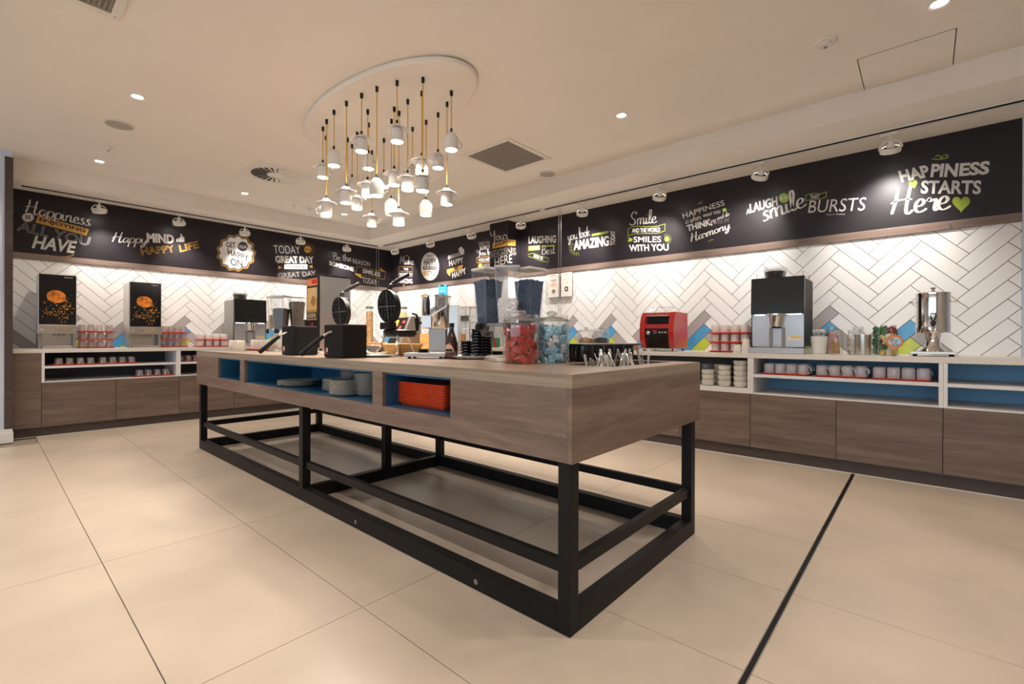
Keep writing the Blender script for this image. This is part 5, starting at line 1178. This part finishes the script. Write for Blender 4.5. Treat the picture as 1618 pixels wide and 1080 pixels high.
cereal(c1, rz1, 'triple clear cereal dispenser with white marshmallows in the middle, near end', ('cer_blue', 'marsh', 'cer_blue'), (.80, .42, .80), 1.0, 1)
cereal((3.17, 3.03, IZ), rz1-.1, 'triple clear cereal dispenser with dark cereal, behind the white mugs', ('cer_pale', 'cer_dark', 'cer_dark'), (.42, .62, .84), .98, 2)
# waffle makers ---------------------------------------------------------
def waffle(y0, y1, xf, label, kx):
    L_ = y1-y0; D = .34; h = .205; HD = xf-on(580, 560, 1, 4.862).x
    t = thing('waffle_maker', label, 'waffle maker', (xf-D/2, (y0+y1)/2, IZ), RZR, 'black waffle makers on the island')
    x = L_/2; f = -D/2
    obj('housing', B().box(-x, f, .0015, x, f+HD, h), M['black_matte'], t, .010)
    hd = obj('lower_handle', B().tube([(-.01, f-.004, .158), (-.012, f-.03, .150), (-.024, f-.05, .132)], [.009, .007, .007], 8), M['steel'], t)
    obj('grip', B().tube([(-.022, f-.048, .134), (-.045, f-.080, .102), (-.105, f-.150, .022)], [.010, .014, .015], 12), M['black'], hd)
    st_ = obj('rating_label', B().box(-x+.012, f-.001, .022, -x+.055, f+.001, .062), M['maroon_foil'], t); obj('label_print', B().box(-x+.035, f-.0016, .036, -x+.054, f-.001, .060), M['paper'], st_)
    # open iron behind the housing, its grid facing front
    zc_ = kx[0]; r = .112; yb = D/2+.045
    m = TR(0, yb, zc_) @ RX(PI/2+.10)
    obj('upper_plate', B().lathe([(r, .0), (r*1.02, -.006), (r*1.0, -.026), (r*.62, -.042), (0, -.044)], 36, m=m).lathe([(r*.88, .0005), (r, .006), (r, 0)], 36, m=m, cap=False), M['black'], t)
    gq = [B(), B(), B(), B()]; n = 6; cell = r*1.72/n
    for i in range(n):
        for j in range(n):
            cx, cy = (i-(n-1)/2)*cell+(0.006 if i >= n/2 else -.006), (j-(n-1)/2)*cell+(.006 if j >= n/2 else -.006)
            if math.hypot(cx, cy) > r*.84: continue
            a, c = cell*.36, cell*.24
            gq[(i >= n/2)*2+(j >= n/2)].add([(cx-a,cy-a,.001),(cx+a,cy-a,.001),(cx+a,cy+a,.001),(cx-a,cy+a,.001),(cx-c,cy-c,.012),(cx+c,cy-c,.012),(cx+c,cy+c,.012),(cx-c,cy+c,.012)], [(4,5,6,7),(0,1,5,4),(1,2,6,5),(2,3,7,6),(3,0,4,7)])
    for gb in gq: obj('waffle_grid', gb.xf(m), M['black_gloss'], t)
    obj('plate_cross', B().box(-r*.9, -.002, .001, r*.9, .002, .007).box(-.002, -r*.9, .001, .002, r*.9, .007).xf(m), M['steel_mid'], t)
    obj('plate_neck', B().tube([(0, yb+.012, zc_+r*.92), (0, yb+.016, zc_+r*1.30)], [.022, .013], 10).tube([(0, yb+.02, zc_+r*.9), (.02, yb+.06, zc_+r*.8)], .014, 8), M['black'], t)
    uh = obj('upper_handle', B().tube([(0, yb+.016, zc_+r*1.28), (.008, yb+.035, zc_+r*1.42)], .006, 8), M['chrome'], t)
    obj('grip', B().tube([(.006, yb+.03, zc_+r*1.38), (.02, yb+.07, zc_+r*1.62), (.05, yb+.135, zc_+r*2.0)], [.011, .014, .013], 12), M['dark_grip'], uh)
    obj('hinge', B().box(-.05, yb-.03, zc_-r*1.38, .05, yb+.04, zc_-r*.96), M['black'], t, .008)
    obj('lower_plate', B().lathe([(r*.9, -.03), (r, -.012), (r, .012), (r*.9, .02), (0, .021)], 32, (0, yb+.10, zc_-r*1.55)), M['black'], t)
    for s_ in (-1, 1): obj('chrome_leg', B().tube([(s_*.07, yb+.03, zc_-r*1.7), (s_*.09, yb+.01, (zc_-r*1.7)*.5), (s_*.125, yb-.005, .03), (s_*.128, yb-.02, .008)], .007, 8), M['chrome'], t)
    obj('chrome_leg', B().tube([(0, yb+.16, zc_-r*1.7), (0, yb+.22, .008)], .007, 8), M['chrome'], t)
M['dark_grip'] = pm('dark_grip_plastic', (.02,.018,.016), .22, var=.1)
waffle(4.628, 4.862, 3.60, 'black waffle maker with open round iron, nearer one', (.335,))
waffle(4.004, 4.225, 3.60, 'black waffle maker with open round iron, farther one', (.322,))
# utensils resting on plates in front of the waffle makers
pt = mesh_of('plate', B().lathe([(.06, 0), (.085, .002), (.118, .013), (.120, .015), (.116, .0155), (.084, .005), (0, .004)], 32), M['china'])
def fork_on(px, py, label, plate, rot):
    p = on(px, py, 2, IZ); z = IZ
    if plate: tag(link('plate', pt, None, (p.x, p.y, IZ)), plate, 'plate'); z = IZ+.016
    b = B(); b.tube([(-.16, 0, .040), (-.135, 0, .016), (-.10, 0, .008), (0, 0, .007), (.05, 0, .007)], [.006, .007, .006, .006, .008], 8)
    for k in (-1, 0, 1): b.tube([(.05, k*.011, .007), (.09, k*.012, .010), (.125, k*.012, .020)], .0042, 6)
    tag(obj('serving_fork', b, M['cream'], None, loc=(p.x, p.y, z), rot=(0, 0, rot)), label, 'serving fork', 'cream serving forks by the waffle makers')
fork_on(594, 563.6, 'cream plastic serving fork on the plate right of the nearer waffle maker', 'white plate under a serving fork beside the nearer waffle maker', PI/2-.10)
fork_on(492, 558.5, 'cream plastic serving fork lying between the two waffle makers', None, PI/2)
# white mugs at the far end
rzc = math.atan2(R0.y, R0.x)
for nm, px, py in (('left', 369, 552.8), ('right', 380, 554)):
    p = on(px, py, 2, IZ); mug('cream', '%s one of two cream mugs at the far end of the island' % nm, (p.x, p.y, IZ), rzc-PI/2+.2, 'cream mugs on the island')
tmx = tray_mesh(.40, .26, M['red_tray']); p = on(414, 553.0, 2, IZ)
tray_of('mug', (p.x-.04, p.y+.02, IZ), RZR, 4, 2, .098, .115, tmx, 'red tray of cream mugs at the far end of the island', '%s cream mug from left, %s row, red tray on the island', 'cream mugs on the island', key='cream', spin=.1)
# drinks machine at the far end, printed front facing the aisle
t = thing('drinks_machine', 'tall steel drinks machine with printed front at far end of island', 'drinks machine', (2.72, 2.98, IZ), RZR)
zt = z_at(530, 436, 2.72, 3.1)-IZ; xw = .13; f = -.17
obj('cabinet', B().box(-xw, f+.012, .02, xw, .16, zt-.012), M['steel'], t, .004); obj('top_cap', B().box(-xw-.006, f, zt-.012, xw+.006, .165, zt), M['black'], t, .003)
dp = obj('front_door', B().box(-xw+.004, f, .03, xw-.004, f+.0115, zt-.02), M['black'], t, .003)
obj('top_print', B().box(-xw+.008, f-.001, zt-.10, xw-.03, f-.0002, zt-.03), M['ink_orange'], dp); obj('top_print', B().box(-.01, f-.0014, zt-.085, xw-.035, f-.0006, zt-.04), M['ink_red'], dp)
pp = obj('picture_print', B().box(-xw+.02, f-.001, zt-.34, xw-.04, f-.0002, zt-.12), M['bread'], dp); obj('picture_print', B().lathe([(.05, 0), (.045, .001), (0, .001)], 24, (.02, f-.0012, zt-.25), RX(PI/2)), M['nuts'], dp)
obj('gold_bar', B().box(-xw+.02, f-.0014, zt-.36, xw-.04, f-.0006, zt-.335), M['ink_gold'], dp); obj('gold_bar', B().box(-xw+.02, f-.0014, zt-.435, xw-.04, f-.0006, zt-.42), M['ink_gold'], dp)
text_obj('print', 'KEER', -xw+.03, zt-.41, xw-.05, zt-.37, f-.001, 'ink_white', dp, .03)
obj('red_tag', B().prism([(-.05, zt-.58), (-.01, zt-.58), (.02, zt-.46), (-.02, zt-.46)], f-.0014, f-.0004, lambda a, c, d: Vector((a, d, c))), M['ink_red'], dp)
for s_ in (-1, 1): obj('door_handle', B().box(xw-.03, f-.012, zt-.22+s_*.0, xw-.018, f-.0005, zt-.13), M['chrome'], dp) if s_ > 0 else None
for sx in (-1, 1):
    for sy in (-.14, .13): obj('foot', B().lathe([(.012, .0005), (.012, .02)], 10, (sx*(xw-.025), sy, 0)), M['black'], t)
tag(obj('black_flask', B().lathe([(.03, 0), (.032, .004), (.032, .25), (.024, .27), (.024, .30), (0, .302)], 20), M['black'], None, loc=(2.93, 2.90, IZ)), 'slim black flask standing left of the drinks machine', 'flask')
# acrylic sign stand
p = atI(552, 545, X=2.82); t = thing('sign_holder', 'small pink-bordered picture card in clear acrylic stand behind waffle makers', 'sign', p, RZR+.35)
obj('acrylic_stand', B().box(-.075, -.002, .001, .075, .002, .35).box(-.075, -.05, .001, .075, .03, .004), M['acrylic'], t)
cdp = obj('card', B().box(-.07, -.0045, .20, .07, -.0025, .305), M['paper'], t); obj('card_border', B().box(-.066, -.0054, .288, .066, -.0047, .30), M['pink_foil'], cdp)
obj('card_picture', B().lathe([(.026, 0), (0, .001)], 16, (-.025, -.0048, .245), RX(PI/2)), M['bread'], cdp); obj('card_picture', B().lathe([(.024, 0), (.014, .0005)], 16, (.035, -.0048, .25), RX(PI/2), cap=False), M['pink_foil'], cdp)
# cereal tubes
def tube_jar(px, X, ytop, label, mat, red):
    b_ = atI(px, 545, X=X); h = z_at(px, ytop, b_[0], b_[1])-IZ; t = thing('storage_tube', label, 'storage jar', b_, 0, 'tall clear storage tubes on the island'); r = .033
    obj('tube', B().lathe([(r*.95, .012), (r, .015), (r, h-.015)], 24, cap=False), M['acrylic'], t); obj('base', B().lathe([(r+.003, 0.0005), (r+.003, .02), (r, .022)], 24), M['red_tray'] if red else M['steel'], t)
    obj('lid', B().lathe([(r+.002, h-.016), (r+.003, h), (r*.6, h+.006), (0, h+.006)], 24), M['steel_mid'], t)
    tag(obj('grain_fill', B().lathe([(r-.003, .024), (r-.003, h-.05), (r*.5, h-.042), (0, h-.04)], 20), mat, None, loc=b_), 'grain mix filling the ' + label.replace('tall clear ', ''), 'grain', kind='stuff')
tube_jar(584, 2.57, 484.5, 'tall clear tube of muesli between the two waffle irons', M['nuts'], True)
tube_jar(626.5, 2.56, 484.5, 'tall clear tube of grain behind the nearer waffle iron', M['nuts'], False)
tube_jar(637, 2.56, 485, 'tall clear tube of pale flakes right of the nearer waffle iron', M['bread'], False)
# machine with slanted panel
p = atI(636, 545, X=2.74); t = thing('warming_machine', 'steel machine with slanted black panel and red displays', 'machine', p, RZR)
b = B().prism([(-.12, 0.002), (.12, 0.002), (.12, .30), (.02, .30)], -.09, .09, lambda a, c, d: Vector((d, a, c))); obj('housing', b, M['steel_mid'], t, .003)
sl = lambda z: -.12+.14*(z-.002)/.298
def slp(x0, x1, z0, z1, o, mat, nm): obj(nm, B().add([(x0, sl(z0)-o, z0), (x1, sl(z0)-o, z0), (x1, sl(z1)-o, z1), (x0, sl(z1)-o, z1)], [(0,1,2,3)]), mat, t)
slp(-.085, .06, .14, .29, .003, M['black_gloss'], 'control_panel'); slp(-.085, .05, .012, .125, .003, M['black_matte'], 'lower_panel')
slp(.01, .045, .245, .265, .0045, M['led_red'], 'red_display'); slp(-.01, .015, .195, .22, .0045, M['led_red'], 'red_display'); slp(-.082, -.045, .22, .27, .0045, M['ink_yellow'], 'picture_print')
# bread, crates and baskets
def crate(base, rz, w_, d, h, label, mat='pine', name='wooden_crate', th=.012):
    t = thing(name, label, 'crate', base, rz); x, y = w_/2, d/2
    for q in ((-x,-y,x,-y+th),(-x,y-th,x,y),(-x,-y+th,-x+th,y-th),(x-th,-y+th,x,y-th)): obj('side_board', B().box(q[0], q[1], .001, q[2], q[3], h), M[mat], t, .0015)
    obj('bottom_board', B().box(-x+th, -y+th, .001, x-th, y-th, .01), M[mat], t); return t
p = atI(699, 545, X=2.61); crate(p, RZR, .34, .18, .158, 'orange wooden crate behind the steel batter dispenser')
p = atI(608, 545, X=2.78); tcr = crate((2.80, 4.00, IZ), RZR, .30, .22, .085, 'long pale wooden crate of waffles behind the nearer iron')
def slice_mesh(nm, mat): return mesh_of(nm, B().prism(rrect(.088, .10, .02), 0, .016, lambda a, c, d: Vector((a, c, d))), mat, .003)
sm = slice_mesh('toast', M['bread'])
for k in range(8): tag(link('bread_slice', sm, None, (2.80+(.02 if k % 2 else -.02), 3.94+.12*(k % 2), IZ+.0105+.0168*(k//2)+.04*0), (0, 0, .08*k)), '%s golden bread slice in the long pale crate' % ORD[k], 'bread', 'bread slices on the island')
t = thing('bread_basket', 'pale wicker bread basket left of the steel scale', 'basket', (2.96, 4.55, IZ), RZR-.1); wv = B(); w0, w1 = .10, .125
for i in range(22):
    for s_ in (-1, 1):
        q = -1+2*i/21; wv.tube([(q*w0, s_*.075, .004), (q*w1, s_*.095, .075)], .0035, 5)
for i in range(13):
    for s_ in (-1, 1):
        q = -1+2*i/12; wv.tube([(s_*w0, q*.075, .004), (s_*w1, q*.095, .075)], .0035, 5)
obj('stakes', wv, M['wicker'], t); obj('lining', B().add([(-w0+.004,-.07,.003),(w0-.004,-.07,.003),(w0-.004,.07,.003),(-w0+.004,.07,.003),(-w1+.006,-.089,.073),(w1-.006,-.089,.073),(w1-.006,.089,.073),(-w1+.006,.089,.073)], [(0,1,2,3),(0,1,5,4),(1,2,6,5),(2,3,7,6),(3,0,4,7)]), M['wicker'], t)
obj('rim', B().tube([(-w1,-.095,.077),(w1,-.095,.077),(w1,.095,.077),(-w1,.095,.077),(-w1,-.095,.077)], .006, 6), M['wicker'], t)
for k in range(6): tag(link('bread_slice', sm, None, (2.96+.004*(k % 3), 4.55+.046*(1 if k % 2 else -1), IZ+.030+.0168*(k//2)), (0, 0, PI/2-.1+.03*k)), '%s golden bread slice in the wicker basket' % ORD[k], 'bread', 'bread slices on the island')
t = thing('grey_tub', 'low grey steel tub left of the wicker basket', 'tub', (2.97, 4.29, IZ), RZR)
tb = B(); 
for q in ((-.10,-.09,.10,-.082),(-.10,.082,.10,.09),(-.10,-.082,-.092,.082),(.092,-.082,.10,.082)): tb.box(q[0], q[1], .001, q[2], q[3], .062)
obj('walls', tb.box(-.092,-.082,.001,.092,.082,.006), M['steel_mid'], t); obj('rim', B().tube([(-.10,-.09,.064),(.10,-.09,.064),(.10,.09,.064),(-.10,.09,.064),(-.10,-.09,.064)], .004, 6), M['steel'], t)
# steel batter dispenser
bx, by = 2.86, 4.80; t = thing('batter_dispenser', 'steel batter dispenser with round hopper and black tap', 'dispenser', (bx, by, IZ), rzc)
Zd = lambda y: z_at(692, y, bx, by)-IZ; r = 22.5*((Vector((bx, by, 0))-CAM).dot(FWD))/F; u = r/22.5; ox_ = (689-on(689, 545, 2, 1).x*0-0)
pxc = CX+F*((Vector((bx, by, IZ))-CAM).dot(RV))/((Vector((bx, by, IZ))-CAM).dot(FWD)); PX = lambda px: (px-pxc)*u
obj('hopper', B().lathe([(r*.93, Zd(519)), (r*.98, Zd(517)), (r, Zd(470)), (r*1.08, Zd(468.5)), (r*1.08, Zd(467)), (r*.98, Zd(467)), (r*.96, Zd(472)), (0, Zd(473))], 36, (PX(689), 0, 0)), M['chrome'], t)
obj('column', B().box(PX(707), -.03, .03, PX(725), .10, Zd(482)), M['steel'], t, .003)
obj('tap_block', B().box(PX(671), -r*1.12, Zd(518), PX(685.5), -r*.60, Zd(499.5)), M['steel'], t, .002)
obj('bracket', B().prism([(PX(685), Zd(501)), (PX(709), Zd(485)), (PX(709), Zd(483)), (PX(685), Zd(499))], -r*1.04, -r*.98, lambda a, c, d: Vector((a, d, c))), M['steel'], t)
obj('lower_body', B().box(PX(680), -.06, .03, PX(706), .06, Zd(519.5)), M['steel_mid'], t, .003)
obj('foot_plate', B().box(PX(668), -.09, .001, PX(728), .11, .03), M['steel'], t, .003)
tp = obj('tap', B().tube([(PX(672), -.04, Zd(510)), (PX(664), -.05, Zd(510))], .010, 8).lathe([(.010, Zd(523)), (.017, Zd(506)), (.016, Zd(503))], 12, (PX(661), -.05, 0)), M['black'], t)
obj('tap_lever', B().tube([(PX(662), -.05, Zd(503)), (PX(660), -.05, Zd(498)), (PX(653), -.05, Zd(495.5))], [.009, .008, .006], 8), M['black'], tp)
obj('tap_tip', B().lathe([(.013, Zd(528)), (.012, Zd(523.2))], 12, (PX(661), -.05, 0), cap=False), M['chrome'], tp)
# low platform (scale) with black ring
p0, p1_ = on(636, 566.5, 2, IZ), on(702, 566.8, 2, IZ); cxs, cys = (p0.x+p1_.x)/2, (p0.y+p1_.y)/2; ln = (p1_-p0).length; an = math.atan2((p1_-p0).y, (p1_-p0).x)
t = thing('drip_platform', 'low steel drip platform in front of the batter dispenser', 'platform', (cxs-.09*math.sin(-an)*0-.07, cys-.05, IZ), an)
obj('plate', B().box(-ln/2, -.085, .012, ln/2, .085, .034), M['steel_mid'], t, .003)
for sx in (-1, 1):
    for sy in (-1, 1): obj('foot', B().lathe([(.010, .0005), (.010, .0125)], 8, (sx*(ln/2-.03), sy*.065, 0)), M['black'], t)
obj('black_ring', B().lathe([(.034, .0345), (.036, .040), (.030, .044), (.034, .050), (.033, .056), (.024, .056), (.024, .040)], 24, (-ln*.12, .02, 0)), M['black_gloss'], t)
# sauce bottle
p = on(713, 567.0, 2, IZ); bl = (p.x-.02, p.y-.02, IZ); t = thing('sauce_bottle', 'dark brown sauce bottle with peach label', 'bottle', bl, rzc)
obj('glass_body', B().lathe([(.033, .001), (.037, .006), (.037, .09), (.033, .115), (.018, .155), (.0135, .172), (.0135, .185)], 28), M['brown_sauce'], t); obj('cap', B().lathe([(.0155, .186), (.0155, .210), (.012, .213), (0, .213)], 20), M['black'], t)
def wrap(z0, z1, a0, a1, mat, nm, rr=.0375, arch=False):
    b = B(); n = 16; vs_ = []; fs = []
    for i in range(n+1):
        a = math.radians(a0+(a1-a0)*i/n); top = z1 if not arch else z1-.030*abs(2*i/n-1)**2.5
        vs_ += [(rr*math.cos(a), rr*math.sin(a), z0), (rr*math.cos(a), rr*math.sin(a), top)]
    for i in range(n): fs.append((2*i, 2*i+2, 2*i+3, 2*i+1))
    obj(nm, b.add(vs_, fs, True), M[mat], t)
M['peach'] = pm('peach_label', (.72,.46,.30), .6); M['plum'] = pm('plum_label', (.10,.03,.05), .6)
wrap(.018, .040, -165, -60, 'plum', 'label_base'); wrap(.041, .088, -160, -65, 'peach', 'label', arch=True); wrap(.043, .060, -150, -75, 'ink_dark', 'label_print', .0378)
# white plate with black ramekin stacks
p = on(741, 568.0, 2, IZ); pb = (p.x-.10, p.y-.07, IZ)
tag(link('plate', mesh_of('plate', B().lathe([(.08, 0), (.105, .003), (.135, .018), (.137, .020), (.132, .0205), (.104, .007), (0, .006)], 36), M['china']), None, pb), 'white plate under the black ramekin stacks', 'plate')
rm = mesh_of('ramekin', B().lathe([(.026, 0), (.030, .003), (.034, .020), (.0385, .024), (.0385, .030), (.034, .031), (.028, .006), (0, .005)], 24), M['black_gloss'])
for nm, px, n, off in (('short', 737.5, 5, .0), ('tall', 755, 9, .0), ('rear tall', 768, 8, -.05)):
    q = on(px, 558, 0, pb[0]+off+(.03 if nm == 'tall' else .01)); 
    for k in range(n): tag(link('ramekin', rm, None, (q.x, q.y, IZ+.0072+k*.0172)), '%s black ramekin from the bottom of the %s stack' % (ORD[k], nm), 'ramekin', 'black ramekins stacked on the plate')
# black condiment tub
tx0, tx1, ty0, ty1 = 2.36, 2.93, 5.90, 6.13; t = thing('condiment_tub', 'glossy black tub of rounded wells with wide rim behind the cutlery', 'tub', ((tx0+tx1)/2, (ty0+ty1)/2, IZ))
hx, hy = (tx1-tx0)/2, (ty1-ty0)/2; n = 5
for k in range(n):
    c = -hx+(k+.5)*2*hx/n; rr = hx/n*.97
    obj('well', B().lathe([(rr*.86, .002), (rr*.95, .008), (rr, .030), (rr, .084)], 24, (c, hy-rr-.004, 0)).lathe([(rr*.86, .002), (rr*.95, .008), (rr, .030), (rr, .084)], 20, (c, -hy+rr+.004, 0)), M['black_gloss'], t)
obj('core', B().box(-hx+.03, -hy+.03, .004, hx-.03, hy-.03, .083), M['black_gloss'], t)
obj('rim', B().prism(rrect(2*hx+.05, 2*hy+.03, .02), .084, .094, lambda a, c, d: Vector((a, c, d))), M['black_gloss'], t, .002)
obj('rim_lip', B().box(-hx-.085, -hy*.6, .086, -hx-.02, hy*.95, .094), M['black_gloss'], t, .002)
# cutlery in the recess
def knife(): return mesh_of('cutlery', B().prism([(-.006, 0), (.006, 0), (.0085, .06), (.0075, .11), (.004, .125), (-.004, .125), (-.0075, .11), (-.0085, .06)], -.0016, .0016, lambda a, c, d: Vector((a, d, c))), M['silver'])
def forkm(): 
    b = B().prism([(-.004, 0), (.004, 0), (.007, .10), (.006, .118), (-.006, .118), (-.007, .10)], -.0015, .0015, lambda a, c, d: Vector((a, d, c)))
    for k in (-1.5, -.5, .5, 1.5): b.box(k*.0055-.0017, -.0013, -.045, k*.0055+.0017, .0013, .0)
    return mesh_of('cutlery', b, M['silver'])
km, fm = knife(), forkm(); rnd = random.Random(12)
for k in range(34):
    xx = RX0+.02+(RX1-RX0-.05)*(k+.3)/34; yy = RY0+.03+rnd.random()*(RY1-RY0-.09); up_ = 1 if xx < 2.98 else .35
    o = tag(link('cutlery_piece', km if k % 2 else fm, None, (xx, yy, IZ-.100+.030*up_+(0.046 if k % 2 == 0 else 0)*.5), (rnd.uniform(-.35, .35), rnd.uniform(-.5, .5), rnd.uniform(0, 3))), ('steel knife' if k % 2 else 'steel fork')+' standing in the island recess', 'cutlery', 'cutlery in the recess')
# ================================================================== FAR END OF THE RIGHT COUNTER
t = thing('display_case', 'clear glass food case with steel edges on far right counter', 'display case', atR(739, .36), RZR)
w_ = wR(722, 757, .36); x = w_/2; h = z_at(740, 486, .36, atR(739, .36)[1])-CT
for nm, bb in (('front_glass', B().box(-x+.006, -.18, .02, x-.006, -.176, h-.012)), ('side_glass', B().box(-x+.002, -.17, .02, -x+.006, .17, h-.012)), ('side_glass', B().box(x-.006, -.17, .02, x-.002, .17, h-.012)), ('glass_shelf', B().box(-x+.008, -.165, h*.62, x-.008, .165, h*.63))): obj(nm, bb, M['glass'], t)
obj('top', B().box(-x, -.185, h-.012, x, .18, h), M['glass_thick'], t); obj('base', B().box(-x, -.185, .001, x, .18, .02), M['steel'], t, .002)
ed = B()
for sx in (-1, 1):
    for sy in (-.182, .178): ed.box(sx*x-.004, sy-.004, .02, sx*x+.004, sy+.004, h-.012)
obj('corner_post', ed, M['steel_mid'], t); obj('dark_band', B().box(-x+.008, -.174, h*.64, x-.03, -.171, h*.78), M['grey_metal'], t)
p = atR(739, .36)
for k in range(3): tag(link('bread_slice', sm, None, (p[0], p[1]-.09+.09*k, CT+h+.0005), (0, 0, k*.7)), '%s bread piece lying on top of the glass case' % ORD[k], 'bread', 'bread on the glass case')
t = thing('black_blender', 'black jug machine with steel band behind the black ramekins', 'machine', atR(766, .34), RZR)
obj('base', B().box(-.09, -.11, .001, .09, .11, .22), M['black'], t, .012); obj('jug', B().lathe([(.06, .22), (.075, .40), (.078, .41)], 20), M['black_gloss'], t); obj('band', B().lathe([(.079, .36), (.080, .40), (.079, .405)], 20, cap=False), M['steel'], t); obj('lid', B().lathe([(.08, .411), (.08, .45), (.03, .46), (0, .46)], 20), M['black'], t)
t = thing('snack_box', 'green box with a red edge standing on the far right counter', 'box', atR(781, .45), RZR); obj('carton', B().box(-.065, -.04, .0005, .065, .04, .13), M['green_foil'], t, .002); obj('red_edge', B().box(.03, -.0412, .01, .064, -.0402, .12), M['ink_red'], t)
# nut jars left of the toaster
for nm, px, mt in (('left', 926, M['nuts']), ('right', 950, M['cer_dark'])):
    b_ = atR(px, .36); r = wR(px-11, px+11, .36)/2; h = z_at(px, 516.5, b_[0], b_[1])-CT
    jar(b_, r, h, 'small glass jar of %s on the right counter' % ('brown nuts and fruit' if nm == 'left' else 'dark seeds'), 'knob', neck=.9)
    b = B().lathe([(r*.9, .005), (r*.94, .014), (r*.94, h*.42), (r*.4, h*.5), (0, h*.52)], 20); rn = random.Random(px); lumps(b, 60, lambda q: ((lambda a, rr: (rr*math.cos(a), rr*math.sin(a), h*.42+(1-rr/r)*h*.1))(q.uniform(0, 6.28), r*.85*math.sqrt(q.random()))), .006, .011, rn)
    tag(obj('nut_fill', b, mt, None, loc=b_), '%s filling the %s small glass jar' % ('brown nuts and fruit' if nm == 'left' else 'dark seeds', nm), 'nuts', kind='stuff')
# ================================================================== CARDS ON THE WALLS
def card(px0, px1, y0, y1, d, mat, label, lines, side='R', clip_m=True):
    a = on(px0, y0, 0, d); c = on(px1, y1, 0, d); x = (c.y-a.y)/2; z = (a.z-c.z)/2
    t = thing('wall_card', label, 'sign card', (d, (a.y+c.y)/2, (a.z+c.z)/2), RZR, 'sign cards hung on the wall')
    bd = obj('board', B().box(-x, -.004, -z, x, .012, z), M['wood_trim'] if mat == 'paper' else M[mat], t, .001); obj('sheet', B().box(-x+.003, -.0055, -z+.004, x-.002, -.0042, z-.002), M[mat], t)
    obj('clip', B().box(-x*.45, -.010, z-.020, x*.45, -.0058, z-.004), M['chrome'] if mat != 'paper' else M['white_metal'], t, .001)
    obj('hook', B().tube([(0, -.002, z), (0, -.002, z+.03), (0, .008, z+.034)], .0022, 6), M['chrome'], t)
    for s_, x0, z0, x1, z1, mk in lines: text_obj('print', s_, x0*x, z0*z, x1*x, z1*z, -.0062, mk, t, .02)
    return t, x, z
t, x, z = card(866, 884, 433.5, 469.5, .03, 'paper', 'white clipboard card with orange print and black round icon', (('A NEW', -.55, .40, .55, .50, 'ink_dark'), ('HOT', -.25, .17, .25, .32, 'ink_orange'), ('TOASTY', -.65, -.06, .65, .14, 'ink_orange')))
obj('icon', B().lathe([(.026, 0), (0, .0006)], 20, (0, -.006, -z*.48), RX(PI/2), cap=False), M['ink_dark'], t); obj('icon_bread', B().box(-.011, -.0078, -z*.48-.014, .011, -.0068, -z*.48+.012), M['ink_yellow'], t)
t, x, z = card(886.5, 904.5, 431, 468, .03, 'paper', 'white clipboard card with pale green print and dark toast icon', (('GLUTEN FREE', -.8, .38, .8, .54, 'ink_palegreen'), ('TOAST', -.4, .10, .4, .30, 'ink_palegreen'))) if not M.update({'ink_palegreen': pm('print_pale_green', (.52,.60,.42), .6)}) else None
obj('icon', B().prism(rrect(.052, .062, .016), -.0068, -.006, lambda a, c, d: Vector((a, d, c-z*.36))), M['ink_dark'], t); obj('icon_centre', B().box(-.010, -.0078, -z*.36-.016, .010, -.007, -z*.36+.016), M['paper'], t)
card(693, 705.5, 450.5, 473, .03, 'sky_card', 'sky blue card clipped under the ledge above the batter dispenser', (('COOK', -.5, .02, .5, .22, 'ink_white'), ('YOUR', -.5, -.26, .5, -.06, 'ink_dark')))
